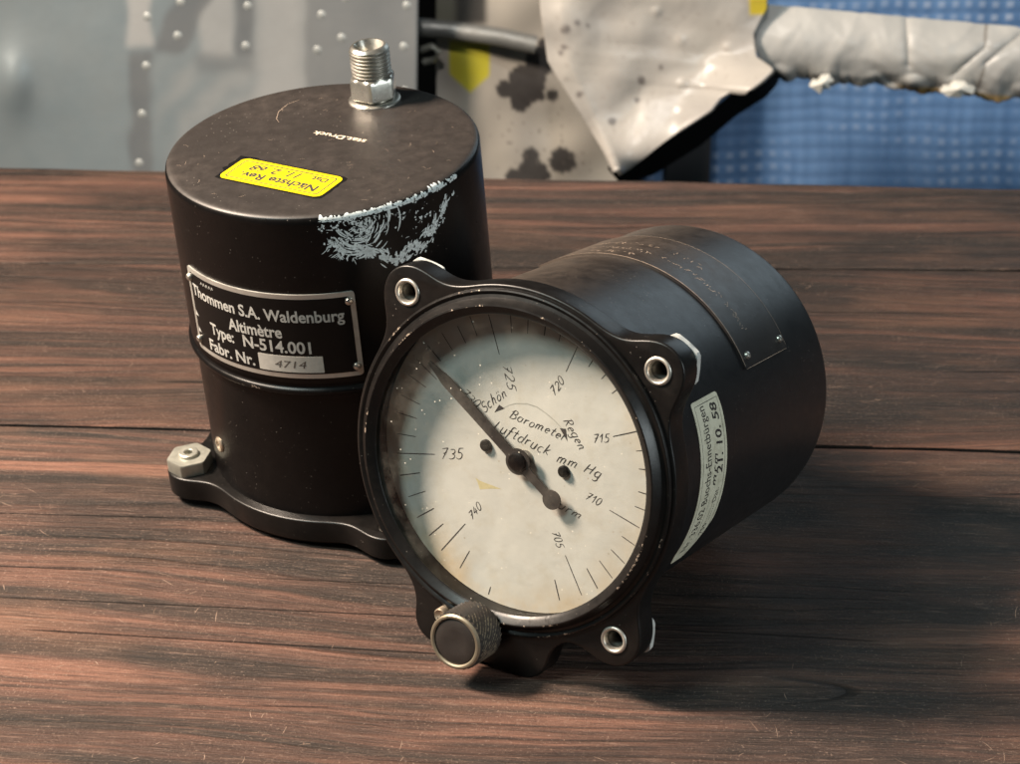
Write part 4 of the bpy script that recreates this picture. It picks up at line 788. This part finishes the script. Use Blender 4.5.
# dark folded underside of the torn sheet
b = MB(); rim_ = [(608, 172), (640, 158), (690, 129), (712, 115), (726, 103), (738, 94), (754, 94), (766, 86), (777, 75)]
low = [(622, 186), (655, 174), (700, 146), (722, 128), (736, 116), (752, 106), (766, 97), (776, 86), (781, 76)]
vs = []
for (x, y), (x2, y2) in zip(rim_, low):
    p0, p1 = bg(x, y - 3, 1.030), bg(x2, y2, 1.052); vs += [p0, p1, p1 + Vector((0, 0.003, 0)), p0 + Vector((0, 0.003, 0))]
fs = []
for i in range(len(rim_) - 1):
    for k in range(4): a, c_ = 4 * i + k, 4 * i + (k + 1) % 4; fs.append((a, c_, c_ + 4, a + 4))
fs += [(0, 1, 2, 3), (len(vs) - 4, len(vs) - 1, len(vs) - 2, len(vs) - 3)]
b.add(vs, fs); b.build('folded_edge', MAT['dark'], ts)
# --- grey tube through the gap, black post
b = MB(); b.tube([bg(412, 27, 1.090), bg(450, 30, 1.088), bg(500, 37, 1.087), bg(536, 45, 1.086)], 0.0046, 16); tag(b.build('metal_tube', MAT['tube'], None), 'grey metal tube running from the dark gap to the splattered sheet', 'tube')
b = MB(); b.tube([bg(421, 50, 1.086), bg(432, 46, 1.084), bg(440, 52, 1.084), bg(434, 60, 1.084), bg(424, 62, 1.086)], 0.0017, 10); b.build('bracket', MAT['nut'], bpy.data.objects['metal_tube'])
pa_, pb_ = bg(668, 120, 1.16), bg(712, 120, 1.16)
b = MB(); b.box(pa_.x, pb_.x, 1.16, 1.19, FLOOR, pa_.z + 0.05); tag(b.build('support_post', MAT['darkpost'], smooth=False), 'black upright post below the torn sheet', 'post')
# --- crumpled strip on the right
def t_strip(x, y):
    c = mixc((0.34, 0.335, 0.325), (0.43, 0.42, 0.40), 0.5 + nz(x, y, 40, 4))
    for xa, ya, xb, yb in ((905, 18, 908, 62), (985, 25, 984, 48), (984, 48, 952, 72), (1020, 36, 985, 62), (985, 62, 976, 92)):
        L_ = math.hypot(xb - xa, yb - ya); t_ = max(0, min(1, ((x - xa) * (xb - xa) + (y - ya) * (yb - ya)) / L_ ** 2)); d_ = math.hypot(x - xa - t_ * (xb - xa), y - ya - t_ * (yb - ya)); c = mixc(c, (0.16, 0.14, 0.12), (1 - sstep(0.8, 2.6, d_)) * 0.8)
    c = mixc(c, (0.42, 0.27, 0.10), sstep(-1, 3, y - (80 + (x - 900) * 0.11)) * boxm(x, y, 900, 1030, 70, 120, 6)); return c
def d_strip(u, v, p):
    cr = 0.0
    for xa, ya, xb, yb in ((984, 48, 952, 72), (1020, 36, 985, 62), (905, 18, 908, 62)):
        L_ = math.hypot(xb - xa, yb - ya); t_ = max(0, min(1, ((p.x - xa) * (xb - xa) + (p.y - ya) * (yb - ya)) / L_ ** 2)); cr += 0.002 * math.exp(-(math.hypot(p.x - xa - t_ * (xb - xa), p.y - ya - t_ * (yb - ya)) / 4.0) ** 2)
    return 1.048 - 0.011 * math.sin(math.pi * min(1, v * 0.92 + 0.05)) + 0.0030 * abs(nz(p.x + 0.5 * p.y, p.y, 48, 6)) + 0.0007 * abs(nz(p.x - 0.6 * p.y, p.y, 19, 7)) + 0.00012 * nz(p.x, p.y, 7, 9) + cr + 0.006 * (1 - sstep(0, 1, abs(v - 0.85) / 0.15)) * nz(p.x, 0, 22, 12)
MAT['strip'] = tinted('pale_grey_skin', 0.42, 0.0, 0.25, 0.06)
st_ = sheet('crumpled_strip', [(760, 6), (753, 25), (755, 48), (765, 66), (778, 74)], [(1110, 38), (1110, 106)], 240, 60, d_strip, MAT['strip'], 0.0022, t_strip, None, lambda u, v, p: Vector((0, v ** 3 * (7 * nz(p.x, 3, 24) + 3.5 * nz(p.x, 8, 9) + 1.2 * nz(p.x, 5, 3.5)))))
tag(st_, 'crumpled pale grey metal strip across the blue tarpaulin at the upper right', 'metal strip')
def shard(pts, Y):
    b = MB(); n = len(pts); cx_ = sum(p[0] for p in pts) / n; cy_ = sum(p[1] for p in pts) / n
    fr = [bg(x, y, Y + 0.0015 * nz(x, y, 5, 3)) for x, y in pts]; bk_ = [p + Vector((0, 0.004, 0)) for p in fr]; c0 = bg(cx_, cy_ - 1, Y - 0.004)
    b.add(fr + bk_ + [c0], [(i, (i + 1) % n, 2 * n) for i in range(n)] + [(i, n + i, n + (i + 1) % n, (i + 1) % n) for i in range(n)] + [tuple(range(n, 2 * n))])
    return b.build('fragment', MAT['frag'], st_, smooth=False)
shard([(810, 87), (814, 81), (819, 82), (822, 77), (830, 76), (834, 81), (829, 84), (830, 89), (824, 89), (820, 94), (815, 90)], 1.034)
shard([(941, 92), (945, 87), (951, 87), (956, 82), (966, 83), (970, 87), (975, 88), (973, 94), (965, 94), (960, 98), (948, 97)], 1.034)
# --- blue woven tarpaulin
t = NT('blue_woven_tarpaulin')
v = t.map((1, 1, 1)); sx = t.n('SeparateXYZ'); wv = t.n('VectorMath', operation='ADD'); nzv = t.n('VectorMath', operation='SCALE'); nzt = t.n('TexNoise'); nzt.inputs['Scale'].default_value = 9; nzt.inputs['Detail'].default_value = 3
t.l(v, nzt.inputs['Vector']); t.l(nzt.outputs['Color'], nzv.inputs[0]); nzv.inputs['Scale'].default_value = 0.018; t.l(v, wv.inputs[0]); t.l(nzv.outputs[0], wv.inputs[1]); t.l(wv.outputs[0], sx.inputs[0])
gx = t.math('SINE', t.math('MULTIPLY', sx.outputs[0], 820)); gz = t.math('SINE', t.math('MULTIPLY', sx.outputs[2], 820))
str_ = t.noise(70, 3, 0.6, t.map((1, 1, 0.08), src=wv.outputs[0])); big = t.noise(10, 3, 0.55, t.map((0.8, 1, 1.6), (0, 0.5, 0)))
gm = t.math('MULTIPLY', t.mr(gx, -0.2, 0.4), t.mr(gz, -0.2, 0.4))
c = t.mix(t.mr(str_, 0.35, 0.65), (0.068, 0.150, 0.31), (0.11, 0.215, 0.41)); c = t.mix(t.math('MULTIPLY', gm, t.mr(big, 0.46, 0.68, 0.03, 0.7)), c, (0.40, 0.46, 0.58)); c = t.mix(t.math('MULTIPLY', t.mr(gz, 0.2, -0.9), 0.25), c, (0.02, 0.05, 0.12))
MAT['tarp'] = t.set(color=c, rough=0.7, normal=t.bump(t.math('ADD', gx, gz), 0.2, 0.0005))
tp_ = sheet('blue_tarpaulin', [(600, -80), (600, 330)], [(1130, -80), (1130, 330)], 120, 90, lambda u, v, p: 1.20 + 0.003 * nz(p.x, p.y * 0.35, 90, 2) + 0.001 * nz(p.x, p.y * 0.3, 30, 3), MAT['tarp'], 0.002)
tag(tp_, 'blue woven tarpaulin hanging behind the torn metal on the right', 'tarpaulin')
# --- dark hall behind
bw = MB().box(-2.2, 2.2, 2.60, 2.64, FLOOR, 1.2).build('back_wall', MAT['dark'], smooth=False); bw['kind'] = 'structure'
fl_ = MB().box(-2.2, 2.2, -0.6, 2.59, FLOOR - 0.05, FLOOR).build('floor', MAT['dark'], smooth=False); fl_['kind'] = 'structure'
